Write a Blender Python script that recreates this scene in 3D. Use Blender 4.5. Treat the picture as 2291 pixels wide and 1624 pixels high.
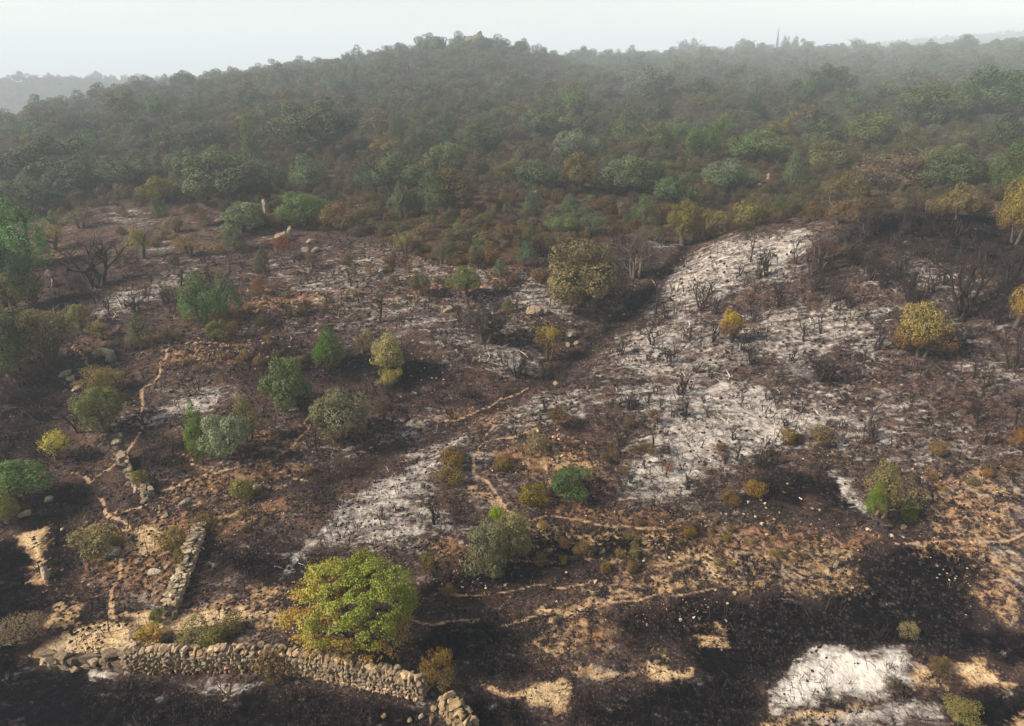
import bpy, bmesh, math, random
import numpy as np
from mathutils import Vector, Matrix, Euler

for o in list(bpy.data.objects):
    bpy.data.objects.remove(o)
SC = bpy.context.scene
COL = SC.collection
R = math.radians

# ------------------------------------------------------------------ camera
FPX, PW, PH = 1548.0, 2291.0, 1624.0          # focal length and frame of the photograph, in its pixels
PITCH = R(24.55)
CAMZ = 20.0
cd = bpy.data.cameras.new('camera')
cam = bpy.data.objects.new('camera', cd)
COL.objects.link(cam)
cam.location = (0, 0, CAMZ)
cam.rotation_euler = (R(90) - PITCH, 0, 0)
cd.sensor_width = 36
cd.lens = 36 * FPX / PW
cd.clip_start = 0.5
cd.clip_end = 12000
SC.camera = cam

# ------------------------------------------------------------------ sky, sun, exposure
SUN_EL, SUN_AZ = R(37), R(-102)               # azimuth from +Y towards +X: the sun stands on the left
w = bpy.data.worlds.new('World')
SC.world = w
w.use_nodes = True
nt = w.node_tree
bg = nt.nodes['Background']
sky = nt.nodes.new('ShaderNodeTexSky')
sky.sky_type = 'NISHITA'
sky.sun_disc = False
sky.sun_elevation = SUN_EL
sky.sun_rotation = SUN_AZ
sky.air_density = 1.1
sky.dust_density = 0.3
sky.ozone_density = 1.0
smoky = nt.nodes.new('ShaderNodeHueSaturation')          # smoke takes most of the colour out of the sky
smoky.inputs['Saturation'].default_value = 0.35
nt.links.new(sky.outputs[0], smoky.inputs['Color'])
nt.links.new(smoky.outputs[0], bg.inputs[0])
bg.inputs[1].default_value = 0.082
sd = bpy.data.lights.new('sun', 'SUN')
sd.energy = 5.0
sd.angle = R(11)
sd.color = (1.0, 0.86, 0.67)
sun = bpy.data.objects.new('sun', sd)
COL.objects.link(sun)
sdir = Vector((math.sin(SUN_AZ) * math.cos(SUN_EL), math.cos(SUN_AZ) * math.cos(SUN_EL), math.sin(SUN_EL)))
sun.rotation_euler = (-sdir).to_track_quat('-Z', 'Y').to_euler()
sun.location = sdir * 200
SC.view_settings.view_transform = 'Standard'
SC.view_settings.look = 'None'
SC.view_settings.gamma = 1
SC.view_settings.exposure = 0.88
SC.render.engine = 'CYCLES'
SC.cycles.max_bounces = 4
SC.cycles.diffuse_bounces = 2
SC.cycles.transmission_bounces = 3
SC.cycles.transparent_max_bounces = 6
SC.cycles.volume_bounces = 1
SC.cycles.adaptive_threshold = 0.014
SC.cycles.use_denoising = True
SC.cycles.denoiser = 'OPENIMAGEDENOISE'
SC.cycles.denoising_input_passes = 'RGB_ALBEDO_NORMAL'
HAZE_DENSITY = 0.00088

# ------------------------------------------------------------------ numpy noise
_T = np.random.default_rng(7).random((256, 256))
def vnoise(x, y, s=0):
    x = x + 17.3 * s; y = y + 41.7 * s
    ix = np.floor(x).astype(np.int64); iy = np.floor(y).astype(np.int64)
    fx = x - ix; fy = y - iy
    fx = fx * fx * (3 - 2 * fx); fy = fy * fy * (3 - 2 * fy)
    a = _T[ix & 255, iy & 255]; b = _T[(ix + 1) & 255, iy & 255]
    c = _T[ix & 255, (iy + 1) & 255]; d = _T[(ix + 1) & 255, (iy + 1) & 255]
    return (a + (b - a) * fx) * (1 - fy) + (c + (d - c) * fx) * fy
def fbm(x, y, o=4, s=0):
    v = 0; amp = 0.5; t = 0
    for k in range(o):
        v = v + amp * vnoise(x * 2 ** k, y * 2 ** k, s + k * 3); t += amp; amp *= 0.5
    return v / t

# ------------------------------------------------------------------ terrain heights
_AZ = np.array([-75, -48, -36, -26, -13, -3, 5, 13, 26, 36, 48, 75.0])
_RR = np.log(np.array([3, 12, 18, 26, 35, 46, 58, 72, 90, 115, 145, 170, 200, 250, 330, 450, 600, 800, 1700.0]))
_c36 = [-.5, -.5, -.5, -.6, -.3, .6, 2, 3.4, 4.8, 6.3, 7.6, 5.5, -1, -12, 8.6, -14, -25, -50, -110]
_r36 = [0, 0, 0, .4, 1.8, 4.2, 6.6, 8.4, 10, 12, 13.8, 15.2, 16.8, 18.6, 17.5, 22, 20, 31, 0]
_Z = np.array([
    _c36, _c36, _c36,
    [-.3, -.3, -.3, -.2, .4, 1.8, 3.2, 4.8, 6.6, 8.8, 10.8, 11.2, 9.4, 1, 7.2, -12, -25, -50, -110],
    [0, 0, 0, .1, 1, 2.6, 4, 5.8, 7.8, 10.6, 13.6, 15.8, 14.4, 8, 4, -5, -25, -50, -100],
    [0, 0, 0, .3, 1.4, 3, 4.4, 6.2, 8.2, 11.2, 15.2, 19.0, 17, 12, 6, 0, -15, -30, -80],
    [0, 0, 0, .3, 1.4, 3, 4.4, 6.2, 8.2, 10.8, 13.2, 14.8, 15.4, 15.0, 11, 6, 0, -10, -50],
    [0, 0, 0, .3, 1.4, 3.2, 4.8, 6.4, 8.4, 10.6, 12.6, 14.2, 15.6, 16.8, 15, 12, 8, 4, -20],
    [0, 0, 0, .3, 1.6, 3.8, 5.8, 7.2, 8.8, 10.8, 12.8, 14.4, 16, 18.2, 16, 15, 17, 21, 0],
    _r36, _r36, _r36])
# the far slopes lie deeper than the near ground: distances past 60 m are drawn out, sight lines kept
def stretch(r):
    r = np.asarray(r, float)
    return r * (1 + np.clip((r - 60) / 110, 0, 1.7))
_ST0 = np.linspace(1, 2200, 8000); _ST1 = stretch(_ST0)
def unstretch(r):
    return np.interp(r, _ST1, _ST0)
_r0 = np.exp(_RR); _r1 = stretch(_r0)
_Z = 20 + (_Z - 20) * (_r1 / _r0)[None, :]
_Z = np.maximum(_Z, -160)
_RR = np.log(_r1)
def _w(t):
    t2 = t * t; t3 = t2 * t
    return (-.5 * t + t2 - .5 * t3, 1 - 2.5 * t2 + 1.5 * t3, .5 * t + 2 * t2 - 1.5 * t3, -.5 * t2 + .5 * t3)
def H_grid(az, lr):
    i = np.clip(np.searchsorted(_AZ, az) - 1, 0, len(_AZ) - 2); u = np.clip((az - _AZ[i]) / (_AZ[i + 1] - _AZ[i]), 0, 1)
    j = np.clip(np.searchsorted(_RR, lr) - 1, 0, len(_RR) - 2); v = np.clip((lr - _RR[j]) / (_RR[j + 1] - _RR[j]), 0, 1)
    wu, wv = _w(u), _w(v)
    z = 0
    for a in range(4):
        ia = np.clip(i + a - 1, 0, len(_AZ) - 1)
        for b in range(4):
            jb = np.clip(j + b - 1, 0, len(_RR) - 1)
            z = z + wu[a] * wv[b] * _Z[ia, jb]
    return z
def seg_dist(x, y, P):
    """distance to a polyline and the parameter (0..1 along it)"""
    best = np.full(np.shape(x), 1e9); par = np.zeros(np.shape(x)); n = len(P) - 1
    for k in range(n):
        ax, ay = P[k]; bx, by = P[k + 1]; dx, dy = bx - ax, by - ay
        t = np.clip(((x - ax) * dx + (y - ay) * dy) / (dx * dx + dy * dy + 1e-9), 0, 1)
        d = np.hypot(x - ax - t * dx, y - ay - t * dy)
        m = d < best
        best = np.where(m, d, best); par = np.where(m, (k + t) / n, par)
    return best, par
GULLY = None                                   # world polyline, set below
def H(x, y, detail=True):
    x = np.asarray(x, float); y = np.asarray(y, float)
    r = np.hypot(x, y) + 1e-6
    z = H_grid(np.degrees(np.arctan2(x, np.maximum(y, 1e-6))), np.log(r))
    z = z + 1.7 * np.exp(-((x - 28) / 13) ** 2 - ((y - 53) / 8) ** 2)       # burnt spur on the right
    z = z - 0.9 * np.exp(-((x - 28) / 17) ** 2 - ((y - 74) / 7) ** 2)
    z = z + 4.4 * np.exp(-((x + 15) / 14) ** 2 - ((y - 336) / 18) ** 2)      # rocky summit
    if GULLY is not None:
        d, t = seg_dist(x, y, GULLY)
        z = z - (1.05 - .75 * t) * np.exp(-(d / (3.2 - 1.2 * t)) ** 2)
    k = np.clip(r / 40, .35, 2.2)
    z = z + 0.55 * k * (fbm(x / 11, y / 11, 2, 1) - .5) + np.clip((r - 90) / 200, 0, 1) * 8.0 * (fbm(x / 52, y / 40, 2, 2) - .5)
    if detail:
        m = np.clip(1.4 - r / 130, 0, 1)
        z = z + .20 * (fbm(x / 2.3, y / 2.3, 2, 5) - .5) + m * .09 * (fbm(x / .62, y / .62, 2, 9) - .5)
        z = z + m * .075 * np.clip(vnoise(x / .3, y / .3, 15) - .55, 0, 1)
        z = z + np.clip((r - 900) / 200, 0, 1) * (6 * (fbm(x / 15, y / 15, 2, 21) - .4))     # far woods: crowns as relief
    return z
def ray(px, row):
    u = (px - PW / 2) / FPX; v = (PH / 2 - row) / FPX
    c, s = math.cos(PITCH), math.sin(PITCH)
    return u, c + v * s, v * c - s
_TT = np.geomspace(9, 4200, 800)
def hit(px, row):
    """ground point seen at a pixel of the photograph, and its depth"""
    dx, dy, dz = ray(px, row)
    z = CAMZ + dz * _TT - H(dx * _TT, dy * _TT, False)
    k = np.where(z < 0)[0]
    if len(k) == 0:
        k = [len(_TT) - 1]
    i = max(int(k[0]), 1)
    a, b = _TT[i - 1], _TT[i]
    za, zb = z[i - 1], z[i]
    t = a + (b - a) * (za / (za - zb) if za != zb else 0)
    return dx * t, dy * t, t
def hitp(pts):
    return [hit(*p)[:2] for p in pts]
def project(x, y, z):
    c, s = math.cos(PITCH), math.sin(PITCH)
    zz = z - CAMZ
    d = y * c - zz * s
    up = y * s + zz * c
    return PW / 2 + FPX * x / d, PH / 2 - FPX * up / d, d
GULLY = hitp([(1600, 495), (1500, 575), (1400, 680), (1270, 785), (1120, 885), (950, 965), (700, 1050), (610, 1100)])
def visible(x, y, zt):
    x = np.asarray(x); y = np.asarray(y); zt = np.asarray(zt)
    ok = np.ones(x.shape, bool)
    for f in np.linspace(.25, .985, 40):
        ok &= (CAMZ + (zt - CAMZ) * f) > H(x * f, y * f, False) - .1
    return ok

# ------------------------------------------------------------------ materials
MATS = {}
def new_mat(name):
    m = bpy.data.materials.new(name); m.use_nodes = True
    m.node_tree.nodes.clear()
    MATS[name] = m
    return m.node_tree
class G:
    """tiny node-graph writer"""
    def __init__(s, nt): s.nt = nt
    def n(s, t, **k):
        nd = s.nt.nodes.new(t)
        for a, b in k.items(): setattr(nd, a, b)
        return nd
    def put(s, sock, v):
        if isinstance(v, bpy.types.NodeSocket): s.nt.links.new(v, sock)
        elif v is not None:
            if hasattr(sock.default_value, '__len__') and not hasattr(v, '__len__'): v = (v,) * len(sock.default_value)
            if hasattr(v, '__len__') and len(sock.default_value) == 4 and len(v) == 3: v = (*v, 1)
            sock.default_value = v
    def math(s, op, a, b=None, c=None, clamp=False):
        nd = s.n('ShaderNodeMath', operation=op, use_clamp=clamp)
        for i, v in enumerate((a, b, c)): s.put(nd.inputs[i], v)
        return nd.outputs[0]
    def noise(s, vec, scale, detail=4, rough=.55, dist=0.0):
        nd = s.n('ShaderNodeTexNoise')
        s.put(nd.inputs['Vector'], vec)
        nd.inputs['Scale'].default_value = scale; nd.inputs['Detail'].default_value = detail
        nd.inputs['Roughness'].default_value = rough; nd.inputs['Distortion'].default_value = dist
        return nd.outputs[0]
    def mix(s, f, a, b, blend='MIX'):
        nd = s.n('ShaderNodeMix', data_type='RGBA', blend_type=blend)
        s.put(nd.inputs[0], f); s.put(nd.inputs[6], a); s.put(nd.inputs[7], b)
        return nd.outputs[2]
    def step(s, v, lo, hi, a=0.0, b=1.0):
        nd = s.n('ShaderNodeMapRange', interpolation_type='SMOOTHSTEP')
        s.put(nd.inputs[0], v); nd.inputs[1].default_value = lo; nd.inputs[2].default_value = hi
        nd.inputs[3].default_value = a; nd.inputs[4].default_value = b
        return nd.outputs[0]
    def attr(s, name):
        return s.n('ShaderNodeAttribute', attribute_name=name)
    def bsdf(s, col, rough=.9, spec=.2, normal=None):
        nd = s.n('ShaderNodeBsdfPrincipled')
        s.put(nd.inputs['Base Color'], col); s.put(nd.inputs['Roughness'], rough)
        s.put(nd.inputs['Specular IOR Level'], spec)
        if normal is not None: s.put(nd.inputs['Normal'], normal)
        return nd.outputs[0]
    def bump(s, h, strength, dist):
        nd = s.n('ShaderNodeBump'); nd.inputs['Strength'].default_value = strength; nd.inputs['Distance'].default_value = dist
        s.put(nd.inputs['Height'], h)
        return nd.outputs[0]
    def out(s, surf=None, vol=None):
        nd = s.n('ShaderNodeOutputMaterial')
        if surf is not None: s.nt.links.new(surf, nd.inputs[0])
        if vol is not None: s.nt.links.new(vol, nd.inputs[1])

def ground_material():
    g = G(new_mat('burnt_ground'))
    pos = g.n('ShaderNodeNewGeometry').outputs['Position']
    m1 = g.n('ShaderNodeSeparateColor'); g.put(m1.inputs[0], g.attr('cover_a').outputs['Color'])
    m2 = g.n('ShaderNodeSeparateColor'); g.put(m2.inputs[0], g.attr('cover_b').outputs['Color'])
    ash, straw, soil = m1.outputs
    char, path, litter = m2.outputs
    warp = g.n('ShaderNodeVectorMath', operation='MULTIPLY_ADD')
    nw = g.n('ShaderNodeTexNoise'); g.put(nw.inputs['Vector'], pos); nw.inputs['Scale'].default_value = 1.7; nw.inputs['Detail'].default_value = 3
    g.put(warp.inputs[0], nw.outputs['Color']); g.put(warp.inputs[1], (.55, .55, .55)); g.put(warp.inputs[2], pos)
    wp = warp.outputs[0]
    n1 = g.noise(wp, .45, 4, .6)
    n2 = g.noise(wp, 1.25, 6, .66)
    n3 = g.noise(wp, 3.6, 5, .66)
    n4 = g.noise(pos, 10, 3, .6)
    # streaks: the ash of lying branches
    mp = g.n('ShaderNodeMapping'); g.put(mp.inputs[0], wp); mp.inputs['Rotation'].default_value = (0, 0, R(-18)); mp.inputs['Scale'].default_value = (.5, 1.5, 1)
    ns = g.noise(mp.outputs[0], 1.35, 7, .68, .5)
    def blend(a, n, k, w, clampk=1.0):
        """cover a broken up by the noise n"""
        v = g.math('ADD', a, g.math('MULTIPLY', g.math('SUBTRACT', n, .5), k))
        return g.step(v, .5 - w, .5 + w)
    nmix = g.math('ADD', g.math('MULTIPLY', n2, .55), g.math('MULTIPLY', n3, .45))
    # bare burnt earth
    c = g.mix(g.step(nmix, .38, .62), (.0080, .0068, .0098), (.074, .050, .043))
    c = g.mix(g.math('MULTIPLY', g.step(n1, .46, .66), g.step(n3, .40, .60, .08, .55)), c, (.110, .060, .038))
    c = g.mix(g.step(n4, .55, .69, 0.0, .75), c, (.215, .150, .115))
    # scrub litter on the unburnt slope
    cl = g.mix(g.step(n2, .35, .65), (.028, .019, .013), (.075, .048, .027))
    c = g.mix(blend(litter, n3, 1.0, .2), c, cl)
    # reddish earth
    cs = g.mix(g.step(n3, .35, .68), (.105, .050, .028), (.275, .158, .084))
    c = g.mix(blend(soil, g.math('ADD', g.math('MULTIPLY', n3, .6), g.math('MULTIPLY', n2, .4)), 2.3, .16), c, cs)
    # char
    cc = g.mix(g.step(n3, .42, .74), (.0022, .0020, .0032), (.014, .0112, .013))
    c = g.mix(blend(char, nmix, 2.8, .24), c, cc)
    # straw
    cw = g.mix(g.step(n3, .32, .68), (.185, .108, .058), (.385, .265, .155))
    cw = g.mix(g.step(straw, .55, .8), cw, g.mix(g.step(n3, .3, .7), (.38, .265, .145), (.60, .46, .285)))
    cw = g.mix(g.step(n4, .50, .66, 0.0, .85), cw, (.10, .055, .026))
    c = g.mix(blend(straw, g.math('ADD', g.math('MULTIPLY', n3, .5), g.math('MULTIPLY', n2, .5)), 2.6, .16), c, cw)
    # paths
    cp = g.mix(g.step(n3, .3, .7), (.24, .145, .085), (.46, .32, .20))
    cp = g.mix(g.step(n4, .54, .7, 0.0, .7), cp, (.10, .055, .03))
    c = g.mix(blend(path, g.math('ADD', g.math('MULTIPLY', n3, .5), g.math('MULTIPLY', n2, .5)), 1.4, .24), c, cp)
    # ash: grey film first, then white drifts
    na = g.math('ADD', g.math('MULTIPLY', ns, .6), g.math('MULTIPLY', n3, .4))
    ca1 = g.mix(g.step(n4, .35, .65), (.085, .074, .074), (.21, .185, .172))
    c = g.mix(g.math('MULTIPLY', blend(ash, na, 3.0, .30), .78), c, ca1)
    a2 = g.math('SUBTRACT', ash, .21)
    ca2 = g.mix(g.step(n3, .3, .7), (.235, .212, .195), (.50, .462, .425))
    ca2 = g.mix(g.step(ash, .78, 1.0), ca2, g.mix(g.step(n3, .3, .7), (.38, .355, .33), (.64, .61, .575)))
    c = g.mix(blend(a2, na, 3.0, .34), c, ca2)
    # charred crumbs lying on everything
    vo = g.n('ShaderNodeTexVoronoi'); g.put(vo.inputs['Vector'], wp); vo.inputs['Scale'].default_value = 3.3
    crumb = g.math('MULTIPLY', g.step(vo.outputs['Distance'], .22, .10, 0.0, .8), g.step(n2, .50, .58))
    c = g.mix(g.math('MULTIPLY', crumb, g.math('SUBTRACT', 1.0, g.math('MULTIPLY', path, .8))), c, (.022, .018, .017))
    h = g.math('ADD', g.math('MULTIPLY', n3, .6), g.math('MULTIPLY', n4, .45))
    g.out(g.bsdf(c, 1.0, .0, g.bump(h, .9, .13)))
ground_material()

def foliage_material():
    """colour from the object; alpha = how far the fire scorched it from below"""
    g = G(new_mat('foliage'))
    oi = g.n('ShaderNodeObjectInfo')
    hgt = g.attr('hgt').outputs['Fac']; rnd = g.attr('rnd').outputs['Fac']
    inst = oi.outputs['Random']
    base = oi.outputs['Color']
    hs = g.n('ShaderNodeHueSaturation')
    g.put(hs.inputs['Color'], base)
    g.put(hs.inputs['Hue'], g.math('ADD', .5, g.math('MULTIPLY', g.math('SUBTRACT', rnd, .5), .055)))
    g.put(hs.inputs['Saturation'], g.math('ADD', 1.0, g.math('MULTIPLY', inst, .3)))
    g.put(hs.inputs['Value'], g.math('MULTIPLY', g.math('ADD', .42, g.math('MULTIPLY', rnd, 1.3)), g.math('ADD', .78, g.math('MULTIPLY', inst, .45))))
    pos = g.n('ShaderNodeNewGeometry').outputs['Position']
    n = g.noise(pos, 1.1, 3, .6)
    sc = g.math('SUBTRACT', 1.0, oi.outputs['Alpha'])
    f = g.math('ADD', g.math('SUBTRACT', g.math('MULTIPLY', sc, 1.3), hgt), g.math('MULTIPLY', g.math('SUBTRACT', n, .5), .7))
    f = g.math('MULTIPLY', g.step(f, -.12, .16), g.step(sc, .02, .1))
    br = g.mix(rnd, (.085, .040, .016), (.20, .105, .035))
    c = g.mix(f, hs.outputs[0], br)
    d = g.bsdf(c, .65, .25)
    tr = g.n('ShaderNodeBsdfTranslucent'); g.put(tr.inputs[0], g.mix(.5, c, (1, 1, .6), 'MULTIPLY'))
    ms = g.n('ShaderNodeMixShader'); ms.inputs[0].default_value = .24
    g.nt.links.new(d, ms.inputs[1]); g.nt.links.new(tr.outputs[0], ms.inputs[2])
    g.out(ms.outputs[0])
foliage_material()
def wood_material():
    g = G(new_mat('bark'))
    oi = g.n('ShaderNodeObjectInfo'); pos = g.n('ShaderNodeNewGeometry').outputs['Position']
    n = g.noise(pos, 9, 4, .7)
    c = g.mix(g.step(n, .3, .75, .0, 1.0), oi.outputs['Color'], g.mix(1.0, oi.outputs['Color'], (2.1, 1.9, 1.8), 'MULTIPLY'))
    g.out(g.bsdf(c, .9, .15))
wood_material()
def stone_material():
    g = G(new_mat('granite'))
    oi = g.n('ShaderNodeObjectInfo'); pos = g.n('ShaderNodeNewGeometry').outputs['Position']
    n1 = g.noise(pos, 2.2, 5, .65); n2 = g.noise(pos, 11, 5, .7); n3 = g.noise(pos, 30, 2, .6)
    c = g.mix(g.step(n1, .3, .7), (.72, .66, .58), (1.1, 1.02, .93))
    c = g.mix(g.step(n2, .50, .68), c, (.55, .50, .44))
    c = g.mix(g.step(n2, .44, .32), c, (1.35, 1.32, 1.22))
    c = g.mix(g.step(n3, .54, .68), c, (.30, .26, .23))
    c = g.mix(1.0, c, oi.outputs['Color'], 'MULTIPLY')
    v = g.math('ADD', .42, g.math('MULTIPLY', oi.outputs['Random'], .50))
    vv = g.n('ShaderNodeCombineXYZ')
    for i in range(3): g.put(vv.inputs[i], v)
    c = g.mix(1.0, c, vv.outputs[0], 'MULTIPLY')
    h = g.math('ADD', n2, g.math('MULTIPLY', n3, .4))
    g.out(g.bsdf(c, .9, .2, g.bump(h, .7, .06)))
stone_material()
def litter_material():
    g = G(new_mat('litter'))
    a = g.attr('tint').outputs['Color']
    g.out(g.bsdf(a, .95, .1))
litter_material()

# ------------------------------------------------------------------ mesh helpers
def mesh_np(name, V, F, mat=None, smooth=False, attrs=None):
    """V (n,3), F (m,k) of equal-sided faces, or a list of such arrays"""
    me = bpy.data.meshes.new(name)
    Fs = F if isinstance(F, list) else [F]
    Fs = [np.asarray(f, np.int32) for f in Fs if len(f)]
    V = np.asarray(V, np.float32)
    me.vertices.add(len(V)); me.vertices.foreach_set('co', V.ravel())
    loops = np.concatenate([f.ravel() for f in Fs]); tot = np.concatenate([np.full(len(f), f.shape[1], np.int32) for f in Fs])
    start = np.concatenate([[0], np.cumsum(tot)[:-1]]).astype(np.int32)
    me.loops.add(len(loops)); me.loops.foreach_set('vertex_index', loops)
    me.polygons.add(len(tot)); me.polygons.foreach_set('loop_start', start); me.polygons.foreach_set('loop_total', tot)
    me.polygons.foreach_set('use_smooth', np.full(len(tot), smooth))
    me.update(calc_edges=True)
    if attrs:
        for k, v in attrs.items():
            v = np.asarray(v, np.float32)
            if v.ndim == 1:
                at = me.attributes.new(k, 'FLOAT', 'POINT'); at.data.foreach_set('value', v)
            else:
                at = me.attributes.new(k, 'FLOAT_COLOR', 'POINT')
                if v.shape[1] == 3: v = np.concatenate([v, np.ones((len(v), 1), np.float32)], 1)
                at.data.foreach_set('color', v.ravel())
    if mat: me.materials.append(MATS[mat])
    return me
def link(name, data, parent=None, loc=(0, 0, 0), rot=(0, 0, 0), scale=(1, 1, 1), color=None):
    o = bpy.data.objects.new(name, data)
    COL.objects.link(o)
    o.location = loc; o.rotation_euler = rot; o.scale = scale if hasattr(scale, '__len__') else (scale,) * 3
    if parent is not None: o.parent = parent
    if color is not None: o.color = (*color, 1) if len(color) == 3 else color
    return o
def tag(o, label, cat, group=None, kind=None):
    o['label'] = label; o['category'] = cat
    if group: o['group'] = group
    if kind: o['kind'] = kind
    return o

# ------------------------------------------------------------------ the ground
def poly_mask(X, Y, P, feather):
    P = np.asarray(P); x0, y0 = P.min(0) - feather * 2; x1, y1 = P.max(0) + feather * 2
    out = np.zeros(X.shape)
    k = (X > x0) & (X < x1) & (Y > y0) & (Y < y1)
    if not k.any(): return out
    x, y = X[k], Y[k]
    d, _ = seg_dist(x, y, [tuple(p) for p in P] + [tuple(P[0])])
    ins = np.zeros(x.shape, bool); n = len(P)
    for i in range(n):
        ax, ay = P[i]; bx, by = P[(i + 1) % n]
        c = ((ay > y) != (by > y)) & (x < (bx - ax) * (y - ay) / (by - ay + 1e-12) + ax)
        ins ^= c
    s = np.where(ins, d, -d)
    out[k] = np.clip(.5 + .5 * s / feather, 0, 1)
    return out

MAQUIS_EDGE = [(-500, 520), (0, 505), (110, 470), (220, 455), (350, 445), (480, 455), (560, 500), (650, 505), (780, 515), (860, 535), (930, 560), (1030, 592), (1110, 596),
               (1230, 560), (1300, 530), (1400, 525), (1500, 545), (1600, 522), (1700, 492), (1850, 482), (1930, 482), (1960, 455), (2100, 472), (2291, 470), (2800, 470)]
def above_edge(px, row):
    ex = np.array([p[0] for p in MAQUIS_EDGE]); ey = np.array([p[1] for p in MAQUIS_EDGE])
    return row < np.interp(px, ex, ey)

ASH = [
 (.60, [(1470,610),(1560,560),(1650,528),(1760,510),(1860,500),(1850,545),(1800,600),(1770,650),(1700,640),(1640,690),(1560,720),(1500,760),(1440,700)]),
 (.52, [(1390,740),(1500,700),(1650,700),(1780,660),(1950,680),(2020,690),(1990,770),(1880,790),(1830,860),(1720,820),(1600,860),(1480,860),(1360,830),(1290,850)]),
 (.66, [(1350,860),(1500,850),(1620,840),(1760,880),(1800,960),(1700,1030),(1600,1070),(1550,1110),(1420,1135),(1370,1115),(1390,1010),(1440,940)]),
 (.64, [(1620,880),(1790,905),(1900,920),(2050,975),(2010,1000),(1890,965),(1800,985),(1700,960)]),
 (.50, [(1050,930),(1200,870),(1330,850),(1380,900),(1250,960),(1130,985)]),
 (.56, [(2150,800),(2291,800),(2291,870),(2200,860),(2130,840)]),
 (.42, [(1880,720),(2000,700),(2040,800),(1960,860),(1860,800)]),
 (.40, [(2040,880),(2200,930),(2291,960),(2291,1010),(2150,985),(2060,950)]),
 (.80, [(1840,1062),(1905,1068),(1990,1160),(1940,1172),(1870,1110)]),
 (1.15, [(1725,1535),(1790,1480),(1850,1448),(1960,1462),(2030,1452),(2045,1490),(1985,1535),(1960,1565),(1850,1570),(1800,1600),(1725,1590)]),
 (.85, [(1880,1600),(2000,1580),(2090,1572),(2130,1640),(1860,1640)]),
 (.68, [(850,1055),(985,1030),(960,1120),(1050,1180),(1000,1192),(900,1222),(740,1232),(660,1290),(600,1285),(700,1170),(780,1090)]),
 (.56, [(335,905),(440,870),(530,850),(560,890),(480,930),(400,965),(335,955)]),
 (.60, [(180,665),(300,640),(380,610),(445,590),(440,630),(310,680),(240,720)]),
 (.55, [(205,480),(330,462),(340,500),(330,530),(240,505)]),
 (.55, [(320,540),(380,540),(390,565),(320,570)]),
 (.48, [(630,640),(760,575),(840,560),(940,590),(910,640),(830,660),(700,700)]),
 (.50, [(760,690),(900,650),(1010,715),(960,760),(860,740),(800,720)]),
 (.52, [(1110,640),(1230,640),(1330,690),(1290,720),(1150,700)]),
 (.62, [(1065,790),(1160,770),(1220,800),(1200,835),(1090,840)]),
 (.52, [(620,720),(680,700),(700,740),(640,770)]),
 (.46, [(670,790),(760,780),(800,830),(700,830)]),
 (.70, [(1450,540),(1505,535),(1510,560),(1470,565)]),
 (.50, [(880,560),(1020,600),(1000,650),(900,620)]),
 (.55, [(1040,600),(1120,600),(1110,640),(1050,640)]),
 (.46, [(780,970),(930,930),(1020,930),(960,990),(820,1030),(700,1060)]),
 (.50, [(880,1000),(1050,960),(1090,980),(1000,1030),(880,1050)]),
 (.85, [(175,1505),(240,1490),(300,1490),(320,1515),(230,1525),(180,1530)]),
 (.80, [(415,1520),(520,1505),(610,1525),(560,1555),(450,1550)]),
 (.80, [(0,1430),(70,1410),(110,1425),(60,1450),(0,1455)]),
 (.60, [(880,1570),(950,1565),(960,1600),(890,1610)]),
 (.52, [(1340,1170),(1400,1165),(1400,1235),(1350,1235)]),
 (.45, [(1640,1065),(1740,1085),(1740,1105),(1650,1100)]),
 (.42, [(960,570),(1060,590),(1060,620),(960,610)]),
 (.48, [(140,880),(200,870),(210,920),(150,925)]),
 (.42, [(1960,520),(2080,500),(2090,540),(1970,550)]),
 (.40, [(1880,560),(2080,560),(2250,620),(2291,700),(2100,700),(1900,660)]),
 (.36, [(1330,820),(1900,830),(2150,900),(2291,990),(2291,1060),(1800,1040),(1400,1000)]),
 (.36, [(560,560),(1200,600),(1300,740),(1000,900),(600,760)]),
]
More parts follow.
